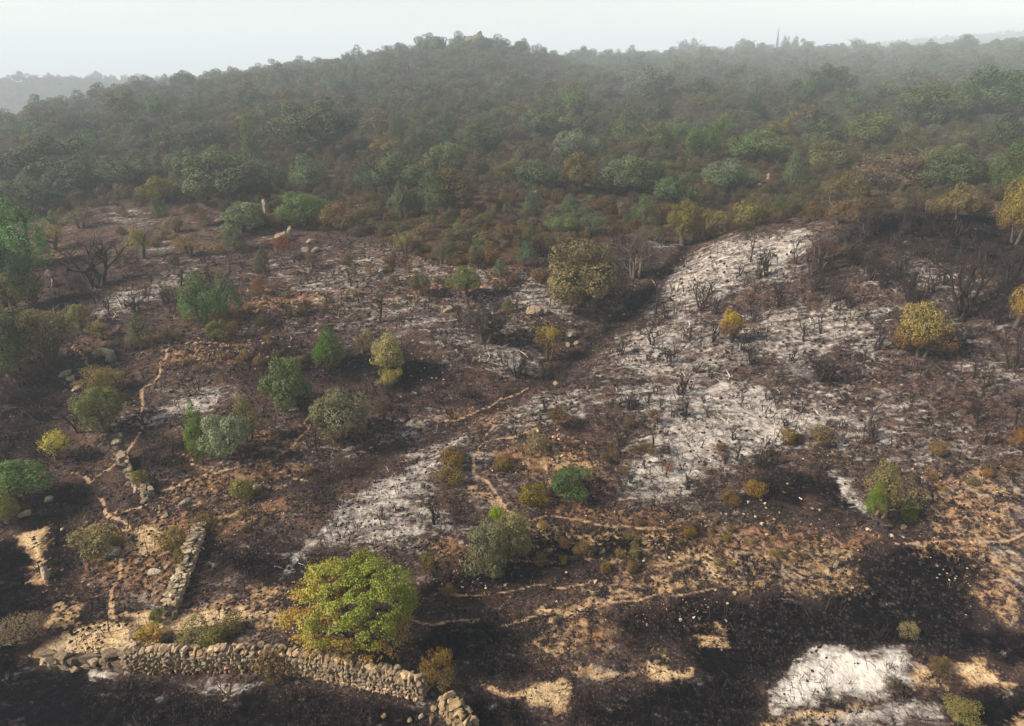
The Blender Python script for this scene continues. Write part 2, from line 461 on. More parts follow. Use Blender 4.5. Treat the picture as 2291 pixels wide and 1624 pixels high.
STRAW = [
 (.85, [(255,1395),(330,1372),(420,1372),(500,1352),(560,1350),(650,1372),(640,1392),(560,1385),(480,1400),(400,1400),(320,1415),(290,1420)]),
 (.70, [(290,1180),(350,1180),(370,1215),(340,1245),(300,1235)]),
 (.75, [(1960,1590),(1900,1600),(1700,1600),(1690,1625),(1900,1640)]),
 (.80, [(1310,1500),(1380,1490),(1390,1510),(1330,1520)]),
 (.62, [(1540,1390),(1620,1400),(1640,1450),(1560,1450)]),
 (.60, [(1030,1250),(1250,1245),(1260,1265),(1100,1275)]),
 (.66, [(2230,1600),(2291,1580),(2291,1624),(2240,1630)]),
 (.55, [(90,1410),(150,1330),(190,1345),(180,1400)]),
 (1.0, [(95,1465),(150,1420),(190,1398),(235,1410),(290,1425),(290,1465),(170,1475)]),
 (.72, [(300,1400),(390,1365),(480,1350),(560,1338),(630,1375),(610,1400),(520,1395),(450,1405),(330,1430)]),
 (.80, [(20,1200),(100,1185),(120,1230),(105,1260),(125,1310),(100,1300),(70,1250),(30,1230)]),
 (.60, [(180,1170),(260,1170),(360,1180),(330,1230),(280,1240),(180,1200)]),
 (.62, [(480,1145),(560,1125),(545,1145),(500,1170)]),
 (.62, [(390,1130),(450,1108),(470,1115),(410,1140)]),
 (.90, [(1060,1512),(1120,1528),(1170,1545),(1240,1525),(1290,1530),(1270,1565),(1255,1595),(1215,1580),(1160,1562),(1080,1530)]),
 (.80, [(1440,1465),(1490,1455),(1510,1485),(1555,1490),(1545,1520),(1440,1520)]),
 (.62, [(1240,1490),(1380,1490),(1440,1480),(1440,1510),(1300,1515)]),
 (.90, [(2120,1468),(2200,1485),(2235,1520),(2280,1540),(2170,1525),(2140,1505)]),
 (.80, [(1560,1245),(1595,1240),(1620,1300),(1580,1305)]),
 (.75, [(1830,1260),(1870,1265),(1880,1290),(1850,1285)]),
 (.85, [(1180,1380),(1245,1358),(1330,1348),(1425,1335),(1420,1346),(1330,1362),(1240,1380)]),
 (.40, [(1380,1270),(1560,1215),(1760,1230),(1900,1210),(1965,1320),(1900,1345),(1760,1330),(1600,1320),(1420,1345),(1290,1385),(1240,1360)]),
 (.38, [(2040,1090),(2170,1050),(2291,1085),(2291,1215),(2160,1215),(2050,1180)]),
 (.38, [(2020,1200),(2200,1200),(2291,1220),(2291,1390),(2200,1360),(2150,1270),(2050,1260)]),
 (.40, [(1200,1390),(1330,1380),(1320,1470),(1220,1480),(1160,1440)]),
 (.34, [(1080,1150),(1380,1180),(1560,1180),(1500,1260),(1200,1270)]),
 (.6, [(1990,1500),(2080,1485),(2110,1530),(2020,1545)]),
 (.85, [(795,455),(835,455),(835,466),(795,466)]),
 (.5, [(1160,1000),(1250,1000),(1330,1020),(1340,1060),(1200,1050)]),
 (.45, [(540,1290),(640,1300),(660,1400),(560,1420)]),
 (.60, [(1040,1090),(1100,1100),(1140,1140),(1100,1150)]),
]
SOIL = [
 (.62, [(590,640),(780,645),(780,680),(700,700),(600,700),(560,740),(590,790),(470,790),(460,740),(540,680)]),
 (.55, [(360,770),(620,770),(720,800),(600,830),(420,830),(340,830)]),
 (.66, [(400,1060),(640,1020),(700,1050),(600,1080),(470,1110),(340,1140)]),
 (.52, [(130,1170),(360,1150),(640,1100),(700,1130),(520,1220),(420,1380),(180,1330),(150,1240)]),
 (.60, [(1080,1000),(1220,960),(1340,1000),(1360,1070),(1300,1110),(1180,1080),(1080,1060)]),
 (.50, [(900,950),(1090,890),(1230,910),(1180,960),(1010,960)]),
 (.56, [(930,1200),(1060,1180),(1060,1250),(1180,1290),(1340,1300),(1100,1350),(960,1330)]),
 (.52, [(1190,1080),(1360,1120),(1600,1150),(1980,1180),(2000,1260),(1600,1260),(1350,1200),(1200,1160)]),
 (.50, [(2040,1040),(2291,1040),(2291,1400),(2180,1380),(2060,1250)]),
 (.5, [(1210,1380),(1500,1330),(1620,1340),(1520,1400),(1380,1460),(1230,1470)]),
 (.56, [(1340,680),(1440,650),(1420,700),(1350,720)]),
 (.50, [(1140,700),(1290,720),(1260,790),(1180,760)]),
 (.58, [(1400,640),(1500,590),(1620,540),(1600,560),(1480,620),(1420,660)]),
 (.44, [(430,960),(700,940),(720,1020),(470,1040)]),
 (.40, [(700,560),(1200,580),(1240,660),(900,700)]),
 (.48, [(1360,1020),(1380,1060),(1340,1150),(1300,1100)]),
 (.60, [(90,530),(160,540),(150,620),(100,600)]),
 (.55, [(1800,1010),(1900,1000),(1900,1040),(1790,1050)]),
 (.46, [(560,1340),(700,1290),(720,1400),(640,1430)]),
]
CHAR = [
 (1.2, [(-300,1200),(20,1225),(85,1270),(110,1330),(120,1400),(60,1440),(60,1500),(280,1530),(640,1560),(900,1580),(990,1660),(-300,1700)]),
 (1.1, [(100,1110),(160,1090),(180,1130),(150,1230),(160,1330),(230,1400),(260,1390),(240,1420),(150,1400),(110,1290),(95,1190)]),
 (0.86, [(190,1330),(260,1310),(260,1390),(200,1390)]),
 (1.0, [(900,1440),(1010,1395),(1150,1400),(1180,1480),(1240,1510),(1150,1530),(1050,1500),(960,1500)]),
 (1.15, [(1560,1350),(1700,1340),(1840,1350),(1960,1240),(2060,1210),(2180,1250),(2180,1400),(2291,1410),(2330,1480),(2130,1460),(2040,1440),(1850,1440),(1700,1530),(1700,1650),(1300,1650),(1290,1570),(1560,1520),(1540,1430),(1440,1440),(1380,1390)]),
 (1.1, [(1040,1530),(1200,1590),(1260,1650),(1050,1650)]),
 (1.1, [(2120,1560),(2200,1540),(2330,1550),(2330,1650),(2140,1650)]),
 (0.91, [(640,1440),(900,1440),(900,1470),(640,1460)]),  # strip at the big tree's foot: its ground shadow, painted dark
 (0.78, [(620,1210),(760,1240),(700,1310),(560,1310),(430,1290),(460,1190)]),
 (0.88, [(1200,1160),(1400,1170),(1600,1180),(1560,1240),(1330,1260),(1150,1340),(930,1350),(950,1260),(1180,1230)]),
 (0.82, [(1930,480),(2291,480),(2291,640),(2100,560),(1900,580),(1850,640),(1830,560)]),
 (0.88, [(1380,560),(1480,555),(1460,600),(1390,640)]),
 (0.90, [(0,840),(130,840),(170,900),(100,960),(150,1010),(0,1040)]),
 (0.86, [(300,1000),(420,990),(420,1050),(300,1060)]),
 (0.76, [(560,740),(660,760),(900,770),(1060,830),(980,900),(700,860),(680,920),(560,880)]),
 (0.71, [(700,1060),(860,990),(860,1040),(720,1120),(640,1130)]),
 (0.72, [(1700,1020),(1860,1040),(2040,1150),(1900,1170),(1600,1120)]),
 (0.78, [(120,600),(230,600),(260,650),(160,680),(110,660)]),
]
PATHS = [   # half-width in metres, strength, course
 (0.18, 0.81, [(1195,955),(1150,975),(1085,995),(1060,1020),(1065,1060),(1100,1110),(1130,1145),(1180,1158),(1240,1162),(1290,1165),(1340,1172),(1410,1175),(1500,1178)]),
 (0.16, 0.81, [(250,1150),(310,1140),(360,1110),(400,1088),(440,1066),(480,1055),(520,1048),(560,1046),(600,1046),(620,1052),(650,1060),(690,1078)]),
 (0.14, 0.77, [(545,1048),(590,1040),(620,1022),(650,995),(680,960),(700,925),(730,890)]),
 (0.16, 0.77, [(372,765),(362,800),(352,850),(325,868),(315,890),(312,930),(318,965),(305,985),(288,1005),(270,1022),(250,1050),(215,1075),(160,1060)]),
 (0.16, 0.72, [(372,768),(420,770),(460,765),(510,772),(560,790),(610,800),(660,812)]),
 (0.13, 0.72, [(590,650),(640,648),(700,650),(760,654),(820,660),(880,665),(960,662),(1020,655),(1080,645),(1140,640),(1195,630)]),
 (0.16, 0.85, [(225,1120),(250,1160),(285,1180),(278,1215),(272,1260),(265,1300),(260,1340),(256,1385)]),
 (0.14, 0.77, [(860,985),(905,965),(930,950),(965,942),(1000,940),(1060,925),(1110,895),(1180,870)]),
 (0.14, 0.77, [(1085,995),(1100,955),(1130,948),(1160,947),(1215,945),(1270,940)]),
 (0.24, 0.77, [(1535,330),(1550,370),(1556,410),(1566,450),(1590,490)]),
 (0.32, 0.68, [(1690,440),(1712,390),(1750,345)]),
 (0.11, 0.81, [(2000,1212),(2050,1207),(2120,1210),(2190,1207),(2250,1196),(2291,1190)]),
 (0.10, 0.77, [(180,1345),(215,1325),(260,1305),(300,1282),(330,1262),(370,1245),(410,1228)]),
 (0.10, 0.63, [(600,1105),(700,1045),(780,1015),(860,985)]),
 (0.12, 0.77, [(850,1397),(900,1392),(940,1393),(1000,1392),(1070,1388)]),
 (0.11, 0.68, [(1000,1335),(1110,1325),(1200,1312),(1270,1308),(1350,1300)]),
 (0.14, 0.68, [(1195,955),(1205,1000),(1230,1050),(1240,1090)]),
 (0.11, 0.68, [(400,1015),(430,1040),(480,1052)]),
 (0.16, 0.77, [(150,775),(172,792),(200,822)]),
 (0.13, 0.72, [(1110,1400),(1180,1385),(1245,1370),(1330,1352),(1425,1338),(1520,1330),(1600,1315)]),
 (0.13, 0.72, [(420,1140),(450,1120),(520,1105)]),
 (0.10, 0.63, [(190,1290),(225,1262),(258,1245)]),
]
def build_ground():
    az = R(1) * np.linspace(-52, 52, 740)
    lr = np.concatenate([np.linspace(math.log(5), math.log(12.5), 30), np.arange(math.log(12.5) + .006, math.log(125), .0058), np.arange(math.log(126), math.log(4500), .02)])
    rr = np.exp(lr)
    A, RR = np.meshgrid(az, rr)
    X, Y = RR * np.sin(A), RR * np.cos(A)
    Z = H(X, Y)
    nr, nc = X.shape
    x, y, z = X.ravel(), Y.ravel(), Z.ravel()
    r = np.hypot(x, y)
    k = .018 * r
    wx = x + k * (fbm(x / (.03 * 40), y / 1.2, 3, 31) - .5) * 2.2
    wy = y + k * (fbm(x / 1.2, y / 1.2, 3, 37) - .5) * 3.0
    def cover(lst, fpx):
        out = np.zeros(x.shape)
        for s, P in lst:
            Q = hitp(P)
            rm = np.mean([math.hypot(*q) for q in Q])
            np.maximum(out, s * poly_mask(wx, wy, Q, fpx * rm / FPX), out=out)
        return out
    ash = cover(ASH, 46); straw = cover(STRAW, 24); soil = cover(SOIL, 60); char = np.minimum(cover(CHAR, 80), 1.0)
    big = fbm(x / 3.6, y / 4.8, 3, 91)
    ash = np.maximum(ash * (.70 + .62 * big), .08 + .55 * (big - .33))
    straw = straw * (.95 + .40 * fbm(x / 1.9, y / 2.4, 3, 95))
    path = np.zeros(x.shape)
    for wd, s, P in PATHS:
        Q = hitp(P); Q2 = []
        for a, b in zip(Q[:-1], Q[1:]):
            for t in (0, .25, .5, .75):
                qx, qy = a[0] + (b[0] - a[0]) * t, a[1] + (b[1] - a[1]) * t
                j = .010 * math.hypot(qx, qy)
                Q2.append((qx + j * (vnoise(np.array(qx), np.array(qy), 51) - .5) * 2, qy + j * (vnoise(np.array(qx), np.array(qy), 57) - .5) * 2))
        Q2.append(Q[-1])
        d, _ = seg_dist(x, y, Q2)
        np.maximum(path, s * np.clip(1.2 - .7 * d / (wd * (.36 + .42 * vnoise(x / 1.1, y / 1.1, 61))), 0, 1), out=path)
    d, t = seg_dist(x, y, GULLY)
    np.maximum(char, (.66 - .3 * t) * np.clip(1.3 - d / (1.2 - .5 * t) - .8 * (fbm(x / 1.7, y / 1.7, 2, 44) - .5), 0, 1), out=char)
    px, row, _ = project(x, y, z)
    litter = np.where(above_edge(px, row + 40 * (fbm(x / 3, y / 3, 3, 77) - .5)), 1.0, 0.0) * (r > 40)
    litter = np.where(r > 140, 1.0, litter)
    ash = np.where(ash < .55, ash * (1 - .8 * np.clip(char, 0, 1)), ash)
    ash *= (1 - .9 * litter)
    char *= (1 - .9 * litter)
    soil = np.maximum(soil, .12)
    I = np.arange(nr * nc).reshape(nr, nc)
    F = np.stack([I[:-1, :-1], I[:-1, 1:], I[1:, 1:], I[1:, :-1]], -1).reshape(-1, 4)
    me = mesh_np('ground', np.stack([x, y, z], 1), F, 'burnt_ground', True,
                 {'cover_a': np.stack([ash, straw, soil], 1), 'cover_b': np.stack([char, path, litter], 1)})
    o = link('ground', me)
    o['kind'] = 'structure'; o['label'] = 'burnt hillside of black char, white ash drifts and reddish earth'; o['category'] = 'ground'
    return o
build_ground()
# ------------------------------------------------------------------ leaves, branches, stones
def leaf_quads(P, N, size, rng, droop=0.0):
    n = len(P)
    N = N / (np.linalg.norm(N, axis=1, keepdims=True) + 1e-9)
    t = rng.normal(size=(n, 3)); t[:, 2] -= droop
    A = np.cross(N, t); A /= np.linalg.norm(A, axis=1, keepdims=True) + 1e-9
    B = np.cross(N, A)
    s = (size * rng.uniform(.6, 1.35, n))[:, None]
    V = np.stack([P - A * s * .5, P - B * s * .34 + N * s * .10, P + A * s * .5, P + B * s * .34 + N * s * .10], 1).reshape(-1, 3)
    F = np.arange(4 * n).reshape(n, 4)
    return V, F
def lobes_round(rng, n, flat=1.0):
    L = [(0, 0, .48, .25)]
    a0 = rng.uniform(0, 6.28)
    for i in range(n):
        a = rng.uniform(0, 2 * math.pi); e = math.asin(rng.uniform(-.5, 1))
        q = rng.uniform(.22, .42) * (1 + .28 * math.cos(a - a0))
        L.append((math.cos(a) * math.cos(e) * q, math.sin(a) * math.cos(e) * q, .50 + math.sin(e) * q * .95 * flat, rng.uniform(.10, .19)))
    return L
def lobes_cone(rng, n):
    L = []
    for i in range(n):
        h = (i + .5) / n; r = .34 * (1 - h) ** .75 + .03
        a = rng.uniform(0, 6.28) ; q = r * rng.uniform(.25, 1.0)
        L.append((math.cos(a) * q, math.sin(a) * q, .12 + .80 * h, (.20 * (1 - h) + .075) * rng.uniform(.8, 1.25)))
    return L
def lobes_mound(rng, n):
    L = [(0, 0, .35, .30)]
    for i in range(n):
        a = rng.uniform(0, 6.28); q = rng.uniform(.1, .36)
        L.append((math.cos(a) * q, math.sin(a) * q, rng.uniform(.22, .62) * (1 - .8 * q * q), rng.uniform(.13, .24)))
    return L
def crown_mesh(name, seed, lobes, count, leaf, gap=.36, fuzz=.25, droop=0.0, inner=.72):
    rng = np.random.default_rng(seed)
    L = np.array(lobes)
    wgt = L[:, 3] ** 2; wgt /= wgt.sum()
    n = count * 3
    k = rng.choice(len(L), n, p=wgt)
    D = rng.normal(size=(n, 3)); D /= np.linalg.norm(D, axis=1, keepdims=True)
    rad = L[k, 3] * (1 - fuzz * rng.random(n) ** 1.5 + .12 * rng.random(n))
    # leaf bunches: the shell bulges in small knots and thins out between them
    bn = fbm(D[:, 0] * 5 + k * 3.1, D[:, 1] * 5 + D[:, 2] * 4.3, 2, seed % 50)
    rad = rad * (.84 + .36 * bn)
    P = L[k, :3] + D * rad[:, None]
    keep = bn > gap + .12 * rng.random(n)
    for l in L:
        keep &= np.linalg.norm(P - l[:3], axis=1) > l[3] * inner
    keep &= P[:, 2] > .03
    P, D = P[keep][:count], D[keep][:count]
    N = D * 1.15 + rng.normal(size=P.shape) * .40 + np.array([0, 0, .2])
    V, F = leaf_quads(P, N, leaf, rng, droop)
    ex = np.percentile(np.hypot(V[:, 0], V[:, 1]), 98)
    V[:, :2] *= .5 / ex
    z1 = np.percentile(V[:, 2], 99.5)
    V[:, 2] *= 1 / z1
    hg = np.repeat(P[:, 2] / z1, 4); rd = np.repeat(rng.random(len(P)) * .6 + .4 * np.clip((bn[keep][:count] - .3) * 2.2, 0, 1), 4)
    return mesh_np(name, V, F, 'foliage', False, {'hgt': hg, 'rnd': rd})

class Tubes:
    def __init__(s): s.V = []; s.F3 = []; s.F4 = []; s.n = 0
    def add(s, pts, rad, sides):
        pts = [Vector(p) for p in pts]
        m = len(pts); base = s.n
        for i in range(m):
            d = (pts[min(i + 1, m - 1)] - pts[max(i - 1, 0)])
            d = d.normalized() if d.length > 1e-9 else Vector((0, 0, 1))
            a = d.cross(Vector((.31, .87, .12))); a.normalize(); b = d.cross(a)
            for j in range(sides):
                t = 2 * math.pi * j / sides
                q = pts[i] + (a * math.cos(t) + b * math.sin(t)) * rad[i]
                s.V.append((q.x, q.y, q.z))
        for i in range(m - 1):
            for j in range(sides):
                j2 = (j + 1) % sides
                s.F4.append((base + i * sides + j, base + i * sides + j2, base + (i + 1) * sides + j2, base + (i + 1) * sides + j))
        s.n += m * sides
    def mesh(s, name, norm=None):
        V = np.array(s.V)
        if norm:
            ex = np.percentile(np.hypot(V[:, 0], V[:, 1]), 97)
            V[:, :2] *= norm[0] / ex; V[:, 2] *= norm[1] / V[:, 2].max()
        return mesh_np(name, V, np.array(s.F4), 'bark', True)
def skeleton(name, seed, stems=3, depth=4, spread=.55, r0=.035, up=.25, twist=.35, norm=(.5, 1.0), lean=.35):
    rd = random.Random(seed); T = Tubes()
    def grow(p, d, ln, r, lv):
        pts = [p]; q = p; dd = d
        for i in range(3):
            dd = (dd + Vector((rd.gauss(0, twist), rd.gauss(0, twist), rd.gauss(0, twist) * .6 + up)) * .35).normalized()
            q = q + dd * ln / 3; pts.append(q)
        e = r * .68
        T.add(pts, [r, r * .88, r * .75, e if lv > 0 else r * .3], 5 if lv >= depth - 1 else 3)
        if lv > 0:
            for i in range(rd.choice([2, 2, 3])):
                nd = (dd + Vector((rd.gauss(0, 1), rd.gauss(0, 1), rd.gauss(.15, .6))) * spread).normalized()
                k = rd.choice([2, 3, 3])
                grow(pts[k], nd, ln * rd.uniform(.55, .85), e * rd.uniform(.7, .95), lv - 1)
            if lv >= 2:
                nd = (dd + Vector((rd.gauss(0, 1), rd.gauss(0, 1), rd.gauss(0, .6))) * spread * 1.3).normalized()
                grow(pts[1], nd, ln * .5, e * .5, lv - 2)
    for s_ in range(stems):
        a = 2 * math.pi * (s_ + rd.random() * .7) / stems
        l_ = lean if stems > 1 else .08
        grow(Vector((math.cos(a) * .03 * stems ** .5, math.sin(a) * .03 * stems ** .5, -.03)), Vector((math.cos(a) * l_, math.sin(a) * l_, 1)).normalized(),
             rd.uniform(.28, .4), r0 * rd.uniform(.7, 1.1), depth)
    return T.mesh(name, norm)
def hull_stone(name, seed, n=13, box=.72):
    rd = random.Random(seed); bm = bmesh.new()
    for i in range(n):
        v = Vector((rd.gauss(0, 1), rd.gauss(0, 1), rd.gauss(0, 1))).normalized()
        m = max(abs(v.x), abs(v.y), abs(v.z))
        v = v * (1 - box) + v / m * box
        v *= rd.uniform(.86, 1.0) * .5
        bm.verts.new(v)
    r = bmesh.ops.convex_hull(bm, input=bm.verts)
    bmesh.ops.delete(bm, geom=[e for e in r['geom_interior'] if isinstance(e, bmesh.types.BMVert)], context='VERTS')
    me = bpy.data.meshes.new(name); bm.to_mesh(me); bm.free()
    me.materials.append(MATS['granite'])
    return me
def boulder(name, seed, sub=4, cuts=7, rough=.16):
    """a weathered granite boulder: a ball cut by planes and roughened"""
    rd = random.Random(seed); bm = bmesh.new()
    bmesh.ops.create_icosphere(bm, subdivisions=sub, radius=.62)
    pl = [(Vector((rd.gauss(0, 1), rd.gauss(0, 1), rd.gauss(.2, .8))).normalized(), rd.uniform(.26, .46)) for _ in range(cuts + 4)]
    for v in bm.verts:
        for nrm, d in pl:
            k = v.co.dot(nrm) - d
            if k > 0: v.co -= nrm * k * .92
    co = np.array([v.co for v in bm.verts])
    f = (fbm(co[:, 0] * 4 + seed, co[:, 1] * 4 + co[:, 2] * 3.7, 4, seed % 40) - .5)
    f = f - .35 * (np.abs(fbm(co[:, 0] * 3 + co[:, 2] * 2.2, co[:, 1] * 3 - co[:, 2] * 2.7, 2, seed % 31) - .5) < .035)
    for v, k in zip(bm.verts, f): v.co *= 1 + rough * 2.2 * k
    me = bpy.data.meshes.new(name); bm.to_mesh(me); bm.free()
    me.materials.append(MATS['granite'])
    for p in me.polygons: p.use_smooth = False
    return me

# masters
rg = np.random.default_rng(3)
OAK = [crown_mesh('oak_crown', 10 + i, lobes_round(np.random.default_rng(60 + i), 20 + 4 * i), 9500, .029, .34) for i in range(5)]
SPARSE = [crown_mesh('sparse_crown', 30 + i, lobes_round(np.random.default_rng(80 + i), 12 + 3 * i), 4200, .028, .46, .5, inner=.4) for i in range(3)]
JUN = [crown_mesh('juniper_crown', 40 + i, lobes_cone(np.random.default_rng(90 + i), 16 + 3 * i), 6500, .025, .33) for i in range(4)]
MOUND = [crown_mesh('scrub_crown', 50 + i, lobes_mound(np.random.default_rng(70 + i), 8 + 2 * i), 2200, .045, .36, .45) for i in range(5)]
FAR_OAK = [crown_mesh('far_oak_crown', 110 + i, lobes_round(np.random.default_rng(160 + i), 14), 2600, .047, .34) for i in range(5)]
FAR_JUN = [crown_mesh('far_juniper_crown', 120 + i, lobes_cone(np.random.default_rng(170 + i), 14), 1400, .055, .33) for i in range(2)]
FAR_MOUND = [crown_mesh('far_scrub_crown', 130 + i, lobes_mound(np.random.default_rng(180 + i), 7), 420, .10, .36, .45) for i in range(4)]
TRUNK = [skeleton('tree_trunk', 200 + i, 1 + i % 2, 3, .7, .05, .3, .3, (.44, .93)) for i in range(4)]
BURNT = [skeleton('burnt_branches', 300 + i, [3, 4, 2, 4, 5, 1, 3, 4][i], 5, [.5, .6, .45, .7, .5, .6, .75, .45][i], .040, .22, .38) for i in range(8)]
STICK = [skeleton('burnt_stems', 330 + i, [1, 2, 3, 2][i], 2, .5, .05, .3, .3, (.32, 1.0)) for i in range(4)]
HULL = [hull_stone('wall_stone', 400 + i, 12 + i % 4) for i in range(10)]
PEB = [hull_stone('loose_stone', 420 + i, 10 + i % 3, .45) for i in range(6)]
BOUL = [boulder('boulder', 440 + i, 4, 6 + i % 3) for i in range(6)]
# ------------------------------------------------------------------ placing
PLACED = []                                    # (px, row of the middle, radius px) of the things set by hand
def spot(px, row, wpx, hpx):
    x, y, t = hit(px, row)
    z = float(H(x, y))
    sa = (CAMZ - z) / math.dist((x, y, z), (0, 0, CAMZ)); ca = math.sqrt(1 - sa * sa)
    W = wpx * t / FPX
    Hh = max(.55 * W, (hpx * t / FPX - .42 * W * sa) / max(ca, .4))
    return x, y, z, W, Hh
RD = random.Random(5)
def tree(name, px, row, wpx, hpx, crown, color, label, scorch=0.0, cat='tree', bark=(.05, .042, .036), group=None, trunk=True, rot=None, tilt=(0, 0), k=1.0):
    x, y, z, W, Hh = spot(px, row, wpx * k * 1.24, hpx * k * 1.16)
    PLACED.append((px, row - hpx * .45, wpx * .5, hpx * .5))
    e = link(name, None, None, (x, y, z - .04), (tilt[0], tilt[1], RD.uniform(0, 6.28) if rot is None else rot), (W, W, Hh))
    e.empty_display_size = .2
    tag(e, label, cat, group)
    link('crown', crown, e, color=(*(v * 1.25 for v in color), 1 - scorch), scale=(1, RD.uniform(.82, 1.12), 1))
    if trunk: link('trunk', RD.choice(TRUNK), e, color=bark)
    return e
def bare(name, px, row, wpx, hpx, mesh, color, label, cat='shrub', group=None, rot=None, tilt=(0, 0)):
    x, y, z, W, Hh = spot(px, row, wpx * 1.12, hpx * 1.08)
    PLACED.append((px, row - hpx * .45, wpx * .4, hpx * .4))
    o = link(name, mesh, None, (x, y, z - .03), (tilt[0], tilt[1], RD.uniform(0, 6.28) if rot is None else rot), (W, W, Hh), color)
    tag(o, label, cat, group)
    return o

# ------------------------------------------------------------------ the big tree by the wall
def big_tree():
    x, y, z, W, Hh = spot(803, 1442, 285, 232)
    PLACED.append((803, 1340, 150, 130))
    Hh = min(Hh, W * .92)
    e = link('deciduous_tree', None, None, (x, y, z - .05), (0, 0, 0), (1, 1, 1))
    tag(e, 'bushy green and golden tree standing behind the long dry stone wall', 'tree')
    rng = np.random.default_rng(12); rd = random.Random(12)
    T = Tubes(); tips = []
    def grow(p, d, ln, r, lv):
        pts = [p]; q = p; dd = d
        for i in range(3):
            dd = (dd + Vector((rd.gauss(0, .3), rd.gauss(0, .3), rd.gauss(.12, .2))) * .4).normalized()
            q = q + dd * ln / 3; pts.append(q)
        T.add(pts, [r, r * .85, r * .72, r * .6], 6 if lv > 2 else 3)
        if lv < 3: tips.extend([pts[1], pts[2], pts[3]])
        if lv > 0:
            for i in range(3):
                nd = (dd + Vector((rd.gauss(0, 1), rd.gauss(0, 1), rd.gauss(.05, .5))) * .75).normalized()
                grow(pts[rd.choice([2, 3, 3])], nd, ln * rd.uniform(.6, .85), r * .5, lv - 1)
    for i in range(3):
        a = i * 2.1 + .4
        grow(Vector((.06 * math.cos(a), .06 * math.sin(a), -.05)), Vector((.5 * math.cos(a), .5 * math.sin(a), 1)).normalized(), Hh * .30, .085, 4)
    tr = np.array([tuple(t) for t in tips])
    sx = (W * .46) / np.percentile(np.hypot(tr[:, 0], tr[:, 1]), 95); sz = (Hh * .93) / tr[:, 2].max()
    Vt = np.array(T.V); Vt[:, :2] *= sx; Vt[:, 2] *= sz
    tr = tr * np.array([sx, sx, sz])
    link('trunk', mesh_np('big_tree_trunk', Vt, np.array(T.F4), 'bark', True), e, color=(.045, .035, .028))
    # leaf sprays: at the branch tips and over a rounded outline
    n = 470
    D = rng.normal(size=(n, 3)); D /= np.linalg.norm(D, axis=1, keepdims=True)
    D[:, 2] = np.where(D[:, 2] < -.55, -D[:, 2], D[:, 2])
    lump = .62 + .66 * fbm(D[:, 0] * 2.3 + 5, D[:, 1] * 2.3 + D[:, 2] * 2, 2, 3)
    S = D * np.array([W * .5, W * .44, Hh * .47]) * (lump * rng.uniform(.72, 1.02, n))[:, None] + np.array([0, 0, Hh * .56])
    C = np.concatenate([S, tr[rng.choice(len(tr), 260)]])
    per = 70
    ci = np.repeat(np.arange(len(C)), per)
    off = rng.normal(size=(len(ci), 3)) * np.array([.13, .13, .11])
    P = C[ci] + off
    keep = P[:, 2] > Hh * .10
    gapn = fbm(P[:, 0] * 2.4 + 9, P[:, 2] * 2.6 + P[:, 1] * 2.1, 2, 8)
    keep &= gapn > .37
    P, off, ci = P[keep], off[keep], ci[keep]
    N = off / .15 * .5 + (P - np.array([0, 0, Hh * .5])) / W * 1.2 + rng.normal(size=P.shape) * .5 + np.array([0, 0, .3])
    V, F = leaf_quads(P, N, .074, rng, 1.2)
    crn = rng.random(len(C))
    me = mesh_np('big_tree_crown', V, F, 'leaves_turning', False, {'hgt': np.repeat(P[:, 2] / Hh, 4), 'rnd': np.repeat(.55 * rng.random(len(P)) + .45 * crn[ci], 4), 'side': np.repeat(P[:, 0] / W + .5, 4)})
    link('crown', me, e)
def turning_material():
    g = G(new_mat('leaves_turning'))
    hgt = g.attr('hgt').outputs['Fac']; rnd = g.attr('rnd').outputs['Fac']; side = g.attr('side').outputs['Fac']
    pos = g.n('ShaderNodeNewGeometry').outputs['Position']
    n = g.noise(pos, 1.0, 3, .6)
    green = g.mix(rnd, (.12, .155, .018), (.30, .33, .045))
    yellow = g.mix(rnd, (.27, .235, .025), (.52, .42, .06))
    brown = g.mix(rnd, (.24, .13, .025), (.52, .31, .065))
    fy = g.step(g.math('ADD', g.math('SUBTRACT', .75, side), g.math('MULTIPLY', g.math('SUBTRACT', n, .5), 1.4)), .2, .7)
    c = g.mix(g.math('MULTIPLY', fy, .75), green, yellow)
    fb = g.step(g.math('ADD', g.math('SUBTRACT', .66, hgt), g.math('ADD', g.math('MULTIPLY', g.math('SUBTRACT', n, .5), 1.2), g.math('MULTIPLY', g.math('SUBTRACT', .45, side), .25))), -.05, .2)
    c = g.mix(g.math('MULTIPLY', fb, .9), c, brown)
    d = g.bsdf(c, .6, .3)
    tr = g.n('ShaderNodeBsdfTranslucent'); g.put(tr.inputs[0], c)
    ms = g.n('ShaderNodeMixShader'); ms.inputs[0].default_value = .28
    g.nt.links.new(d, ms.inputs[1]); g.nt.links.new(tr.outputs[0], ms.inputs[2])
    g.out(ms.outputs[0])
turning_material()
big_tree()

